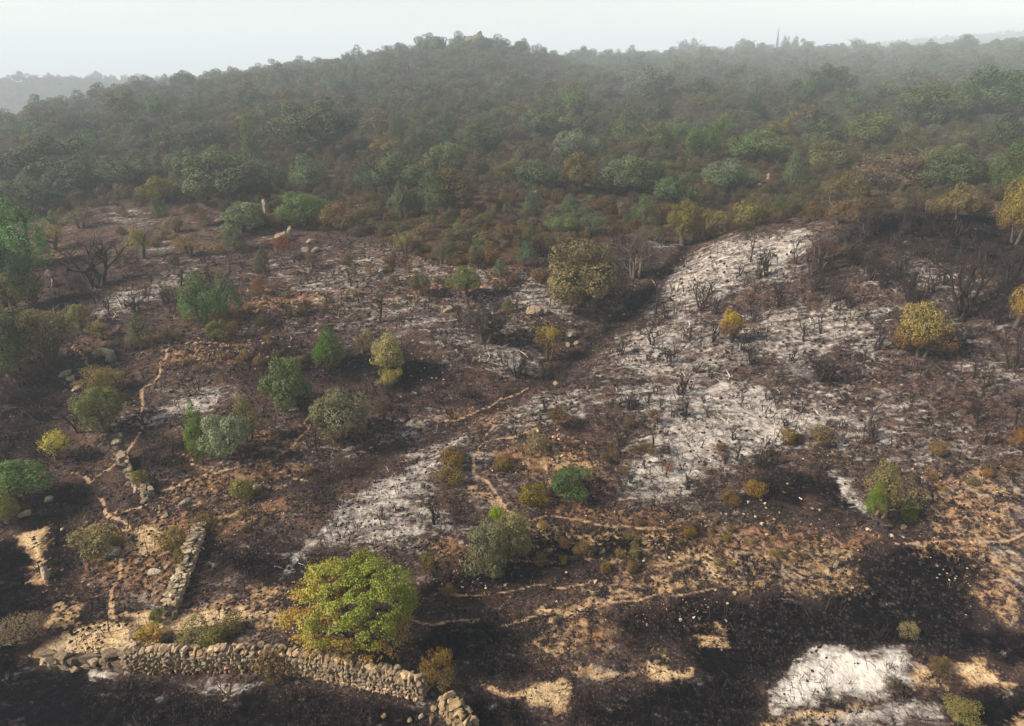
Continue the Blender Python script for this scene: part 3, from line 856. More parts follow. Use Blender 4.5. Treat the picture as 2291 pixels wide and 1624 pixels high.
# ------------------------------------------------------------------ trees and bushes that can be singled out
GREY, OLIVE, DARK, BRIGHT, JUNG, YEL, BRN, TAN = (.105, .115, .065), (.125, .108, .042), (.045, .062, .030), (.085, .125, .030), (.040, .075, .032), (.30, .215, .065), (.105, .062, .032), (.20, .15, .085)
O, S, J, M = OAK, SPARSE, JUN, MOUND
KEY = [
 # name, px, base row, width, height, crown, colour, scorch, label, cat
 ('evergreen_oak', 1085, 1275, 92, 112, O[0], (.115,.115,.055), 0, 'grey-green oak bush, left of a clumped pair beside the big golden tree', 'tree'),
 ('evergreen_oak', 1150, 1250, 95, 110, O[3], (.135,.125,.058), 0, 'grey-green oak bush, right of a clumped pair beside the big golden tree', 'tree'),
 ('evergreen_oak', 1105, 1298, 40, 40, O[2], (.12,.115,.06), 0, 'low grey-green sprout in front of the clumped oak pair', 'bush'),
 ('deciduous_tree', 1112, 1172, 34, 45, S[0], (.15,.19,.03), 0, 'small bright green sapling poking up behind the clumped oak pair', 'sapling'),
 ('evergreen_oak', 1272, 1110, 100, 78, O[1], (.045,.075,.022), 0, 'round dark green bush beside the footpath in the clearing', 'bush'),
 ('scrub_bush', 1188, 1128, 76, 48, M[0], (.14,.11,.025), 0, 'olive yellow low bush left of the round dark green bush', 'bush'),
 ('juniper_tree', 448, 1012, 72, 112, J[0], (.065,.10,.026), 0, 'bright green juniper at the left of a three-tree clump', 'tree'),
 ('evergreen_oak', 514, 1022, 96, 108, O[2], (.135,.155,.10), 0, 'pale grey-green oak in the middle of a three-tree clump', 'tree'),
 ('evergreen_oak', 558, 985, 78, 105, S[1], (.12,.11,.05), .15, 'olive sparse oak behind the right of a three-tree clump', 'tree'),
 ('evergreen_oak', 757, 985, 116, 118, O[4], (.125,.125,.06), .25, 'broad olive oak with brownish skirt above a winding footpath', 'tree'),
 ('evergreen_oak', 640, 920, 92, 112, O[0], (.085,.115,.035), .1, 'green oak alone on charred slope, up-slope of the three-tree clump', 'tree'),
 ('evergreen_oak', 874, 838, 84, 92, O[3], (.19,.17,.085), .1, 'pale olive rounded oak beside the leaning dark juniper', 'tree'),
 ('evergreen_oak', 872, 868, 54, 46, S[0], (.15,.125,.055), .1, 'small olive bush directly below the pale olive rounded oak', 'bush'),
 ('juniper_tree', 748, 812, 66, 88, J[1], (.045,.085,.022), 0, 'dark green leaning juniper on black burnt ground', 'tree'),
 ('evergreen_oak', 815, 790, 44, 56, S[2], (.13,.10,.045), .2, 'thin brown-green bush between leaning juniper and pale olive oak', 'bush'),
 ('juniper_tree', 455, 722, 78, 108, J[2], (.05,.085,.035), 0, 'dark green bushy tree, left of the big mid-slope pair', 'tree'),
 ('juniper_tree', 512, 725, 92, 116, J[3], (.06,.085,.04), .05, 'dark green bushy tree, right of the big mid-slope pair', 'tree'),
 ('evergreen_oak', 484, 762, 46, 48, O[1], (.085,.10,.035), .1, 'small green bush in front of the big mid-slope pair', 'bush'),
 ('evergreen_oak', 522, 758, 40, 40, S[1], (.13,.095,.045), .2, 'small brown bush on reddish earth below the big mid-slope pair', 'bush'),
 ('evergreen_oak', 245, 962, 106, 104, O[4], (.085,.095,.035), .2, 'dark green spreading oak on the left beside the steep path', 'tree'),
 ('evergreen_oak', 228, 880, 82, 76, S[2], (.17,.125,.05), .1, 'golden brown sparse oak above the dark spreading oak on the left', 'tree'),
 ('evergreen_oak', 268, 870, 40, 46, S[0], (.16,.13,.055), 0, 'thin pale olive sprig at the right of the golden brown oak', 'bush'),
 ('deciduous_tree', 132, 1030, 70, 72, S[1], (.36,.31,.085), 0, 'small pale yellow tree at the left by the rocks', 'tree'),
 ('deciduous_tree', 45, 1120, 128, 112, O[1], (.085,.135,.04), 0, 'large green leafy tree cut by the left edge', 'tree'),
 ('deciduous_tree', 14, 1172, 78, 84, O[3], (.19,.20,.035), 0, 'bright yellow-green bush at the left edge below the leafy tree', 'bush'),
 ('evergreen_oak', 108, 812, 116, 106, O[2], (.135,.115,.055), .2, 'olive brown oak in the tree cluster at the left edge', 'tree'),
 ('evergreen_oak', 26, 838, 92, 132, O[0], (.075,.095,.05), .15, 'green tall oak at the left edge beside the olive brown oak', 'tree'),
 ('evergreen_oak', 180, 735, 62, 56, O[4], (.13,.12,.06), .15, 'small olive oak up-slope of the left edge cluster', 'tree'),
 ('evergreen_oak', 226, 758, 52, 44, S[0], (.16,.12,.055), .1, 'small tan bush above the pale rock slabs', 'bush'),
 ('juniper_tree', 320, 772, 54, 70, J[0], (.07,.095,.04), .1, 'slim dark green juniper right of the small tan bush', 'tree'),
 ('juniper_tree', 56, 600, 94, 112, J[2], (.07,.12,.045), 0, 'bright green cone-shaped tree near the left edge', 'tree'),
 ('evergreen_oak', 34, 690, 92, 118, O[1], (.055,.075,.045), 0, 'dark blue-green oak below the cone-shaped tree on the left', 'tree'),
 ('evergreen_oak', 14, 700, 60, 80, O[3], (.12,.10,.04), .2, 'olive brown oak cut by the left edge below the cone-shaped tree', 'tree'),
 ('evergreen_oak', 316, 580, 58, 70, S[1], (.13,.12,.05), .1, 'airy olive tree right of the large blackened tree', 'tree'),
 ('evergreen_oak', 1318, 690, 150, 152, O[0], (.105,.088,.042), .2, 'largest brown-olive oak standing beside the burnt gully', 'tree'),
 ('evergreen_oak', 1265, 655, 70, 62, O[2], (.22,.17,.085), .1, 'pale tan oak lobe at the left of the largest brown-olive oak', 'bush'),
 ('evergreen_oak', 1088, 762, 90, 84, O[1], (.026,.021,.018), 0, 'scorched dark brown ball-shaped shrub on grey slope', 'shrub'),
 ('evergreen_oak', 1042, 662, 62, 66, O[3], (.07,.085,.03), .3, 'dark green oak with brown skirt on ashy slope', 'tree'),
 ('evergreen_oak', 942, 662, 46, 52, O[4], (.09,.085,.03), .4, 'small half-scorched oak left of the brown-skirted oak', 'tree'),
 ('juniper_tree', 1175, 594, 54, 54, J[3], (.05,.10,.05), 0, 'blue-green young juniper at the edge of the brown scrub', 'tree'),
 ('juniper_tree', 1068, 572, 44, 38, J[1], (.06,.11,.03), 0, 'small green juniper left of the blue-green young juniper', 'tree'),
 ('evergreen_oak', 1136, 700, 32, 34, J[0], (.085,.085,.035), .3, 'small dull green bush beside the grey boulder', 'bush'),
 ('evergreen_oak', 1228, 800, 52, 74, S[0], (.17,.125,.05), .5, 'thin scorched tree with tan top beside the gully', 'tree'),
 ('evergreen_oak', 2060, 802, 98, 116, O[0], (.165,.13,.055), .36, 'golden scorched oak with blackened base on the ashy slope', 'tree'),
 ('evergreen_oak', 1635, 765, 50, 70, O[2], (.21,.155,.05), .52, 'small bush with yellow top and charred base on white ash', 'bush'),
 ('evergreen_oak', 2272, 735, 76, 92, S[1], (.20,.135,.05), .3, 'orange leaved tree at the right edge', 'tree'),
 ('evergreen_oak', 2268, 545, 76, 132, O[4], (.125,.10,.042), .25, 'tall olive gold oak at the right edge above the burn', 'tree'),
 ('evergreen_oak', 2140, 490, 62, 66, O[3], (.145,.12,.055), .3, 'yellow-olive round oak at the upper edge of the burn', 'tree'),
 ('evergreen_oak', 1502, 470, 96, 72, O[1], (.055,.080,.032), 0, 'dark green oak at the head of the gully', 'tree'),
 ('evergreen_oak', 1528, 548, 84, 92, O[4], (.095,.080,.028), .1, 'dark olive oak beside the gully below the dark green oak', 'tree'),
 ('evergreen_oak', 690, 502, 110, 74, O[2], (.060,.082,.036), 0, 'rounded dark green oak right of the upright rock', 'tree'),
 ('evergreen_oak', 540, 522, 92, 66, O[0], (.085,.105,.055), 0, 'grey-green oak left of the upright rock', 'tree'),
 ('juniper_tree', 528, 562, 48, 54, J[2], (.055,.075,.028), .1, 'dark juniper on burnt slope below the upright rock', 'tree'),
 ('conifer', 566, 388, 50, 106, J[1], (.075,.100,.035), 0, 'tall slim conifer rising above the hazy scrub', 'tree'),
 ('conifer', 1408, 320, 66, 74, J[0], (.070,.095,.032), 0, 'broad cone-shaped conifer among the hazy oaks', 'tree'),
 ('evergreen_oak', 1280, 362, 92, 56, O[3], (.105,.125,.085), 0, 'dome-shaped grey-green oak in the middle of the scrub slope', 'tree'),
 ('juniper_tree', 898, 486, 58, 66, J[3], (.060,.085,.040), 0, 'blue-green juniper, left of two in front of the scrub', 'tree'),
 ('juniper_tree', 970, 476, 62, 76, J[2], (.055,.080,.038), 0, 'dark juniper, right of two in front of the scrub', 'tree'),
 ('evergreen_oak', 935, 478, 52, 44, O[1], (.045,.062,.032), 0, 'dark low oak filling the gap between two junipers', 'tree'),
 ('juniper_tree', 1195, 478, 44, 54, J[1], (.050,.078,.040), 0, 'small dark juniper amid brown scrub', 'tree'),
 ('evergreen_oak', 1195, 428, 84, 60, O[4], (.060,.080,.045), 0, 'dark oak behind the small dark juniper', 'tree'),
 ('evergreen_oak', 1390, 432, 104, 62, O[0], (.080,.100,.050), 0, 'broad green oak on the scrub slope above the gully head', 'tree'),
 ('juniper_tree', 1275, 485, 64, 46, J[3], (.070,.100,.045), 0, 'light green juniper in brown scrub', 'tree'),
 ('evergreen_oak', 1260, 528, 72, 48, O[2], (.070,.085,.040), 0, 'green oak at the lower edge of the scrub', 'tree'),
 ('evergreen_oak', 1325, 520, 70, 46, S[2], (.060,.080,.040), 0, 'dark straggly oak above the largest brown-olive oak', 'tree'),
 ('juniper_tree', 1026, 512, 30, 24, J[0], (.070,.115,.040), 0, 'little bright green juniper in brown scrub', 'tree'),
 ('juniper_tree', 1772, 412, 68, 60, J[1], (.065,.105,.045), 0, 'fresh green bushy tree on the right scrub slope', 'tree'),
 ('evergreen_oak', 1620, 432, 96, 56, O[3], (.080,.100,.060), 0, 'grey-green oak right of the upper footpath', 'tree'),
 ('evergreen_oak', 2220, 272, 150, 72, O[1], (.055,.080,.035), 0, 'largest dark oak on the skyline slope at the right', 'tree'),
 ('evergreen_oak', 2060, 290, 130, 66, O[4], (.060,.078,.035), 0, 'broad dark oak left of the largest one on the right slope', 'tree'),
 ('evergreen_oak', 2262, 350, 110, 76, O[2], (.050,.070,.032), 0, 'dark oak at the right edge above bare ashy ground', 'tree'),
 ('evergreen_oak', 2140, 425, 110, 72, O[0], (.060,.075,.035), .05, 'dark double-crowned oak above the yellow-olive round oak', 'tree'),
 ('evergreen_oak', 2085, 382, 66, 46, O[3], (.105,.105,.045), 0, 'olive oak left of the dark double-crowned oak', 'tree'),
 ('evergreen_oak', 120, 428, 130, 92, O[1], (.055,.072,.042), 0, 'wide dark oak thicket at the left, front of the scrub', 'tree'),
 ('evergreen_oak', 190, 440, 110, 76, O[3], (.060,.080,.048), 0, 'dark blue-green oak right of the wide dark thicket', 'tree'),
 ('evergreen_oak', 300, 425, 96, 62, O[2], (.070,.085,.048), 0, 'grey oak between the dark thicket and the tall conifer', 'tree'),
 ('evergreen_oak', 428, 418, 92, 70, O[4], (.065,.082,.045), 0, 'dark oak below and left of the tall conifer', 'tree'),
 ('evergreen_oak', 525, 448, 140, 66, O[0], (.080,.095,.048), 0, 'wide olive-green oak just above the upright rock', 'tree'),
 ('evergreen_oak', 720, 352, 160, 66, O[1], (.060,.070,.038), 0, 'long dark oak thicket right of the tall conifer', 'tree'),
 ('juniper_tree', 688, 422, 76, 62, J[2], (.070,.105,.050), 0, 'green juniper above the rounded dark green oak', 'tree'),
 ('evergreen_oak', 890, 432, 110, 80, O[3], (.060,.072,.038), 0, 'large brown-green oak behind the two junipers', 'tree'),
 ('juniper_tree', 820, 422, 56, 50, J[0], (.055,.090,.040), 0, 'dark green juniper left of the large brown-green oak', 'tree'),
 ('evergreen_oak', 1210, 312, 88, 50, O[2], (.065,.080,.045), 0, 'dark hazy oak behind the dome-shaped grey-green oak', 'tree'),
 ('evergreen_oak', 1455, 228, 96, 40, O[4], (.100,.115,.085), 0, 'pale domed oak high on the hazy slope', 'tree'),
 ('evergreen_oak', 1850, 222, 76, 58, O[1], (.060,.075,.045), 0, 'dark rounded oak standing out on the hazy right slope', 'tree'),
 ('evergreen_oak', 545, 1112, 52, 48, M[2], (.13,.115,.045), 0, 'olive bush beside grey rocks below the winding path', 'bush'),
 ('scrub_bush', 218, 1232, 96, 64, M[1], (.17,.14,.055), 0, 'spiky olive bush by the flat grey slab on the left', 'bush'),
 ('scrub_bush', 262, 1218, 44, 34, M[3], (.15,.115,.04), 0, 'small brown bush joined to the spiky olive bush', 'bush'),
 ('scrub_bush', 440, 1440, 92, 52, M[4], (.19,.17,.06), 0, 'pale olive bush growing behind the long wall', 'bush'),
 ('scrub_bush', 485, 1438, 62, 44, M[0], (.165,.145,.05), 0, 'dull olive bush at the right of the pale olive bush', 'bush'),
 ('scrub_bush', 518, 1412, 66, 44, M[2], (.10,.075,.025), 0, 'brown-green bush above the pale olive bush', 'bush'),
 ('scrub_bush', 355, 1392, 42, 42, O[1], (.085,.09,.03), 0, 'dark green bush at the foot of the short stone wall', 'bush'),
 ('scrub_bush', 462, 1182, 56, 44, M[3], (.13,.10,.035), 0, 'olive bush at the upper end of the short stone wall', 'bush'),
 ('scrub_bush', 392, 1225, 62, 66, M[4], (.15,.115,.045), 0, 'yellow-brown grass bush left of the short stone wall', 'bush'),
 ('scrub_bush', 405, 1265, 28, 40, M[0], (.16,.13,.03), 0, 'little yellowish shrub against the short stone wall', 'bush'),
 ('scrub_bush', 318, 1095, 34, 50, M[1], (.18,.15,.05), 0, 'small olive bush on the rocky outcrop', 'bush'),
 ('scrub_bush', 615, 1512, 76, 70, M[2], (.13,.085,.03), 0, 'rusty dry bush against the face of the long wall', 'bush'),
 ('scrub_bush', 975, 1535, 86, 92, S[2], (.17,.105,.035), .1, 'rusty dry shrub at the right end of the long wall', 'bush'),
 ('scrub_bush', 1683, 1108, 52, 46, M[3], (.15,.10,.045), 0, 'brown bush at the lower edge of the white ash slope', 'bush'),
 ('scrub_bush', 1630, 1125, 46, 40, M[4], (.12,.075,.03), 0, 'rusty bush left of the brown bush below the ash slope', 'bush'),
 ('scrub_bush', 1835, 985, 62, 46, M[0], (.16,.105,.04), .1, 'tan scorched bush beside the smoke on the ash slope', 'bush'),
 ('scrub_bush', 1765, 985, 44, 36, M[1], (.11,.075,.03), .2, 'dark scorched bush at the lower rim of the white ash', 'bush'),
 ('scrub_bush', 2095, 1020, 44, 40, M[2], (.17,.11,.05), 0, 'tan bush right of the green half-burnt shrub', 'bush'),
 ('scrub_bush', 1012, 1035, 66, 46, M[3], (.13,.08,.03), .1, 'rusty bush left of the clearing path', 'bush'),
 ('scrub_bush', 1010, 1075, 70, 52, M[4], (.11,.085,.03), 0, 'brown-green bush left of the path, below the rusty one', 'bush'),
 ('scrub_bush', 1125, 1050, 56, 40, M[0], (.13,.085,.03), 0, 'brown bush inside the clearing above the olive yellow bush', 'bush'),
 ('scrub_bush', 1290, 665, 40, 30, M[1], (.11,.07,.035), 0, 'brown bush under the pale tan oak lobe', 'bush'),
 ('scrub_bush', 1200, 1010, 60, 50, M[2], (.19,.15,.085), 0, 'pale grey-tan bush among small rocks in the clearing', 'bush'),
 ('scrub_bush', 585, 660, 52, 46, S[1], (.15,.075,.045), 0, 'reddish brown bush right of the big mid-slope pair', 'bush'),
 ('scrub_bush', 640, 580, 56, 56, S[0], (.13,.055,.035), 0, 'reddish dead bush below the rocks', 'bush'),
 ('scrub_bush', 1035, 880, 36, 30, M[4], (.09,.06,.035), 0, 'low dark bush beside the gully track', 'bush'),
 ('scrub_bush', 845, 925, 66, 50, S[2], (.08,.05,.04), .2, 'brown leafless bush right of the broad olive oak', 'bush'),
 ('scrub_bush', 590, 735, 46, 40, S[1], (.10,.08,.04), .1, 'grey-brown bush on stony reddish earth', 'bush'),
 ('scrub_bush', 1255, 955, 66, 56, S[0], (.09,.055,.025), .2, 'brown dry bush above the clearing', 'bush'),
 ('scrub_bush', 960, 1270, 40, 40, M[2], (.11,.085,.03), 0, 'small olive bush right of the big golden tree', 'bush'),
 ('scrub_bush', 1005, 1345, 44, 46, S[1], (.11,.075,.03), .1, 'thin brown bush right of the big golden tree', 'bush'),
 ('scrub_bush', 1210, 1262, 36, 36, M[3], (.14,.10,.035), 0, 'tan bush right of the clumped oak pair', 'bush'),
 ('scrub_bush', 1300, 1240, 38, 34, M[1], (.12,.08,.035), 0, 'small brown tuft right of the tan bush', 'bush'),
 ('scrub_bush', 1352, 1278, 28, 24, M[0], (.16,.10,.03), 0, 'little rusty tuft on burnt ground below the path', 'bush'),
 ('scrub_bush', 1415, 1205, 40, 32, M[4], (.14,.095,.035), 0, 'brown tuft at the end of the clearing path', 'bush'),
 ('scrub_bush', 1540, 1200, 34, 32, M[2], (.13,.085,.03), 0, 'orange-brown tuft below the white ash slope', 'bush'),
 ('scrub_bush', 2025, 1425, 44, 48, S[2], (.20,.16,.085), 0, 'pale dry weed standing above the white ash bed', 'weed'),
 ('scrub_bush', 2150, 1618, 96, 52, S[0], (.20,.17,.06), 0, 'pale olive bush at the bottom right corner', 'bush'),
 ('scrub_bush', 1990, 1545, 60, 36, S[1], (.08,.05,.03), .1, 'dark twiggy bush between ash bed and straw bank', 'bush'),
 ('scrub_bush', 2100, 1505, 66, 46, S[1], (.13,.085,.035), .1, 'rusty weed clump beside the straw bank', 'weed'),
 ('scrub_bush', 60, 1430, 110, 60, S[2], (.16,.12,.08), .1, 'grey dead bush in ash at the lower left edge', 'bush'),
 ('scrub_bush', 340, 1432, 60, 46, M[1], (.34,.22,.07), 0, 'golden dry grass clump behind the corner of the long wall', 'grass clump'),
 ('evergreen_oak', 422, 572, 64, 46, S[0], (.12,.085,.04), .2, 'brown-olive bush among ashes right of the airy olive tree', 'bush'),
 ('juniper_tree', 592, 605, 38, 54, J[1], (.05,.068,.026), .2, 'dark green juniper below the rock group', 'tree'),
 ('evergreen_oak', 394, 520, 40, 36, O[3], (.125,.105,.05), .1, 'small olive bush on the upper ash patch', 'bush'),
 ('juniper_tree', 356, 486, 34, 42, J[0], (.055,.08,.028), 0, 'dark green juniper right of the upper ash patch', 'tree'),
 ('evergreen_oak', 376, 452, 76, 44, O[2], (.085,.078,.03), 0, 'olive oak above the upper ash patch', 'tree'),
 ('juniper_tree', 124, 506, 32, 28, J[3], (.08,.11,.04), 0, 'little bright juniper left of the upper ash patch', 'tree'),
 ('evergreen_oak', 183, 510, 56, 46, S[2], (.10,.085,.045), .1, 'dull olive bush left of the upper ash patch', 'bush'),
 ('evergreen_oak', 758, 512, 92, 62, S[1], (.125,.08,.04), 0, 'brown leafy thicket right of the rounded dark green oak', 'bush'),
 ('evergreen_oak', 60, 480, 96, 60, O[4], (.06,.075,.038), 0, 'dark oak near the left edge above the cone-shaped tree', 'tree'),
 ('evergreen_oak', 610, 420, 84, 50, O[1], (.075,.09,.045), 0, 'green oak directly behind the upright rock', 'tree'),
 ('evergreen_oak', 990, 385, 84, 52, O[0], (.07,.085,.04), 0, 'green oak up-slope of the dark right juniper', 'tree'),
 ('evergreen_oak', 1090, 345, 96, 52, O[2], (.06,.075,.036), 0, 'dark oak left of the dome-shaped oak', 'tree'),
 ('evergreen_oak', 1680, 372, 104, 58, O[1], (.065,.085,.036), 0, 'broad green oak left of the fresh green bushy tree', 'tree'),
 ('evergreen_oak', 1950, 335, 110, 58, O[3], (.075,.085,.036), 0, 'broad oak below the broad dark oak on the right', 'tree'),
 ('evergreen_oak', 1860, 380, 84, 50, O[0], (.09,.09,.04), 0, 'olive oak right of the fresh green bushy tree', 'tree'),
 ('bare_oak', 2003, 428, 112, 64, S[0], (.10,.072,.055), 0, 'pinkish brown dead oak on the right scrub slope', 'tree'),
 ('evergreen_oak', 1880, 500, 80, 50, S[1], (.11,.07,.04), .1, 'scorched brown bush on the rim above the spur', 'bush'),
 ('evergreen_oak', 70, 690, 70, 70, O[2], (.10,.095,.045), .1, 'olive oak filling the gap in the left edge cluster', 'tree'),
 ('evergreen_oak', 8, 600, 70, 90, O[0], (.055,.075,.035), 0, 'dark oak cut by the left edge beside the cone-shaped tree', 'tree'),
 ('evergreen_oak', 120, 560, 56, 44, S[0], (.14,.10,.05), .1, 'tan bush right of the cone-shaped tree', 'bush'),
 ('evergreen_oak', 700, 600, 46, 40, S[1], (.12,.07,.04), .1, 'brown bush on ash below the pale cracked rocks', 'bush'),
 ('evergreen_oak', 905, 565, 52, 46, S[0], (.13,.11,.055), .1, 'tan-green bush at the lower scrub edge', 'bush'),
 ('evergreen_oak', 985, 590, 44, 50, S[2], (.07,.06,.035), .2, 'dark thin bush on ash below the scrub edge', 'bush'),
 ('juniper_tree', 1120, 618, 34, 38, J[2], (.06,.08,.035), .1, 'small green juniper above the brown-skirted oak', 'tree'),
 ('juniper_tree', 1435, 505, 70, 66, J[3], (.06,.08,.035), 0, 'green bushy tree behind the grey leafless tree', 'tree'),
 ('evergreen_oak', 1600, 520, 70, 40, M[3], (.095,.075,.032), 0, 'olive bush on the rim left of the white ash crest', 'bush'),
 ('evergreen_oak', 1680, 505, 76, 46, M[1], (.085,.075,.03), 0, 'olive green bush on the rim above the white ash crest', 'bush'),
 ('scrub_bush', 2270, 1010, 40, 60, S[0], (.20,.10,.04), .2, 'rusty bush at the right edge', 'bush'),
]
for (nm, px, row, wp, hp, cr, c, sc, lab, cat) in KEY:
    small = nm == 'scrub_bush'
    if row > 560 and px > 160 and not small: sc = max(sc, .12 + .14 * ((px * 7 + row * 3) % 10) / 10)
    if small: c = tuple(v * .85 for v in c)
    tl = (0, 0)
    if 'leaning' in lab and 'beside' not in lab and 'between' not in lab: tl = (0, -.16)
    if small:
        bare(nm, px, row, wp, hp, cr, (*c, 1 - sc), lab, cat)
    else:
        tree(nm, px, row, wp, hp, cr, tuple(v * .92 for v in c) if row < 500 else c, lab, sc, cat, tilt=tl, k=1.25 if px < 130 and row < 900 else (1.12 if row < 500 else 1.0))

CHARC = (.020, .016, .016)
BKEY = [
 ('burnt_tree', 218, 640, 150, 128, BURNT[1], CHARC, 'large blackened spreading tree on the upper left slope', 'tree'),
 ('burnt_tree', 240, 692, 44, 62, BURNT[2], CHARC, 'black forked stump tree on white ash below the large blackened tree', 'tree'),
 ('burnt_tree', 305, 700, 56, 66, BURNT[6], CHARC, 'thin blackened tree right of the forked stump tree', 'tree'),
 ('burnt_tree', 405, 638, 44, 52, BURNT[5], CHARC, 'black bent sapling at the right end of the white ash strip', 'tree'),
 ('burnt_tree', 178, 965, 66, 96, BURNT[0], CHARC, 'black bare tree beside the dark spreading oak on the left', 'tree'),
 ('bare_tree', 1422, 620, 92, 132, BURNT[4], (.075, .06, .052), 'grey leafless tree at the head of the gully', 'tree'),
 ('burnt_tree', 1155, 840, 92, 82, BURNT[3], CHARC, 'black bare tree with a few tan leaves beside the gully', 'tree'),
 ('burnt_tree', 2152, 705, 140, 165, BURNT[1], CHARC, 'tallest blackened tree on the right burnt slope', 'tree'),
 ('burnt_tree', 2250, 640, 90, 130, BURNT[6], CHARC, 'blackened tree right of the tallest blackened tree', 'tree'),
 ('burnt_tree', 2262, 830, 90, 130, BURNT[0], CHARC, 'blackened leaning tree at the right edge', 'tree'),
 ('burnt_tree', 1840, 600, 110, 92, BURNT[4], (.05, .035, .028), 'brown-black scorched bush tree on top of the spur', 'shrub'),
 ('burnt_shrub', 1566, 690, 86, 96, BURNT[0], CHARC, 'black many-stemmed shrub on the left flank of the ash slope', 'shrub'),
 ('burnt_shrub', 1742, 682, 72, 80, BURNT[3], CHARC, 'black bushy shrub in the middle of the ash slope', 'shrub'),
 ('burnt_shrub', 1840, 850, 110, 72, BURNT[4], CHARC, 'wide black fan-shaped shrub beside the smoke', 'shrub'),
 ('burnt_shrub', 1520, 880, 76, 66, BURNT[7], (.035, .02, .017), 'dark brown twiggy shrub low on the ash slope', 'shrub'),
 ('burnt_shrub', 1460, 770, 72, 72, BURNT[2], CHARC, 'thin black shrub above the gully on the ash slope', 'shrub'),
 ('burnt_shrub', 1222, 918, 46, 50, BURNT[5], CHARC, 'small black sapling between gully and clearing', 'shrub'),
 ('burnt_tree', 975, 1175, 66, 92, BURNT[5], CHARC, 'black sapling standing in the ash above the big golden tree', 'tree'),
 ('burnt_shrub', 2205, 868, 44, 62, BURNT[2], CHARC, 'black slender sapling on the pale patch near the right edge', 'shrub'),
 ('burnt_shrub', 2180, 850, 40, 62, BURNT[5], CHARC, 'black thin sapling left of the slender one near the right edge', 'shrub'),
 ('burnt_shrub', 1645, 1030, 44, 58, BURNT[5], CHARC, 'black thin sapling in the white ash above the brown bush', 'shrub'),
 ('burnt_shrub', 508, 1560, 76, 60, BURNT[0], (.05,.03,.02), 'dark twiggy stub in the ash at the foot of the long wall', 'shrub'),
 ('burnt_shrub', 1870, 1585, 52, 42, BURNT[3], CHARC, 'black spiky tussock at the edge of the white ash bed', 'tussock'),
 ('burnt_shrub', 850, 720, 52, 92, BURNT[5], CHARC, 'black thin tree on the grey slope left of the scorched ball-shaped shrub', 'tree'),
 ('burnt_shrub', 1780, 590, 40, 66, BURNT[2], CHARC, 'black upright shrub left of the scorched bush tree on the spur', 'shrub'),
 ('burnt_shrub', 1595, 765, 40, 50, STICK[2], CHARC, 'black stems beside the yellow-topped bush', 'shrub'),
 ('burnt_shrub', 1680, 585, 30, 60, STICK[0], CHARC, 'single black stem near the crest of the white ash slope', 'stem'),
 ('burnt_shrub', 1800, 765, 46, 62, BURNT[5], CHARC, 'black bare sapling on pale ash, left of two', 'shrub'),
 ('burnt_shrub', 1838, 745, 44, 56, BURNT[2], CHARC, 'black bare sapling on pale ash, right of two', 'shrub'),
 ('burnt_shrub', 1960, 780, 60, 60, BURNT[7], (.03,.022,.022), 'dark twiggy shrub left of the golden scorched oak', 'shrub'),
 ('burnt_shrub', 2115, 720, 60, 66, BURNT[3], (.03,.024,.026), 'dark twiggy shrub behind the golden scorched oak', 'shrub'),
]
for (nm, px, row, wp, hp, me, c, lab, cat) in BKEY:
    bare(nm, px, row, wp, hp, me, c, lab, cat)
# the half-burnt shrub on the right: bare branches with green left on its flanks
x, y, z, W, Hh = spot(1968, 1150, 130, 150)
PLACED.append((1968, 1090, 60, 70))
e = link('half_burnt_shrub', None, None, (x, y, z - .03), (0, -.2, 1.0), (1, 1, 1))
tag(e, 'half-burnt shrub with bare grey branches and green tufts beside white ash', 'shrub')
link('branches', BURNT[4], e, scale=(W, W, Hh), color=(.11, .08, .055))
link('green_tuft', JUN[0], e, (-W * .42, W * .1, Hh * .45), (0, 0, 0), (W * .36, W * .36, Hh * .55), (.095, .14, .018, 1))
link('green_tuft', JUN[2], e, (W * .1, -W * .42, Hh * .02), (0, 0, 1), (W * .3, W * .3, Hh * .4), (.10, .13, .02, 1))
link('grey_foliage', SPARSE[1], e, (W * .08, 0, Hh * .2), (0, 0, 2), (W * 1.1, W * 1.1, Hh * .75), (.12, .105, .05, 1))

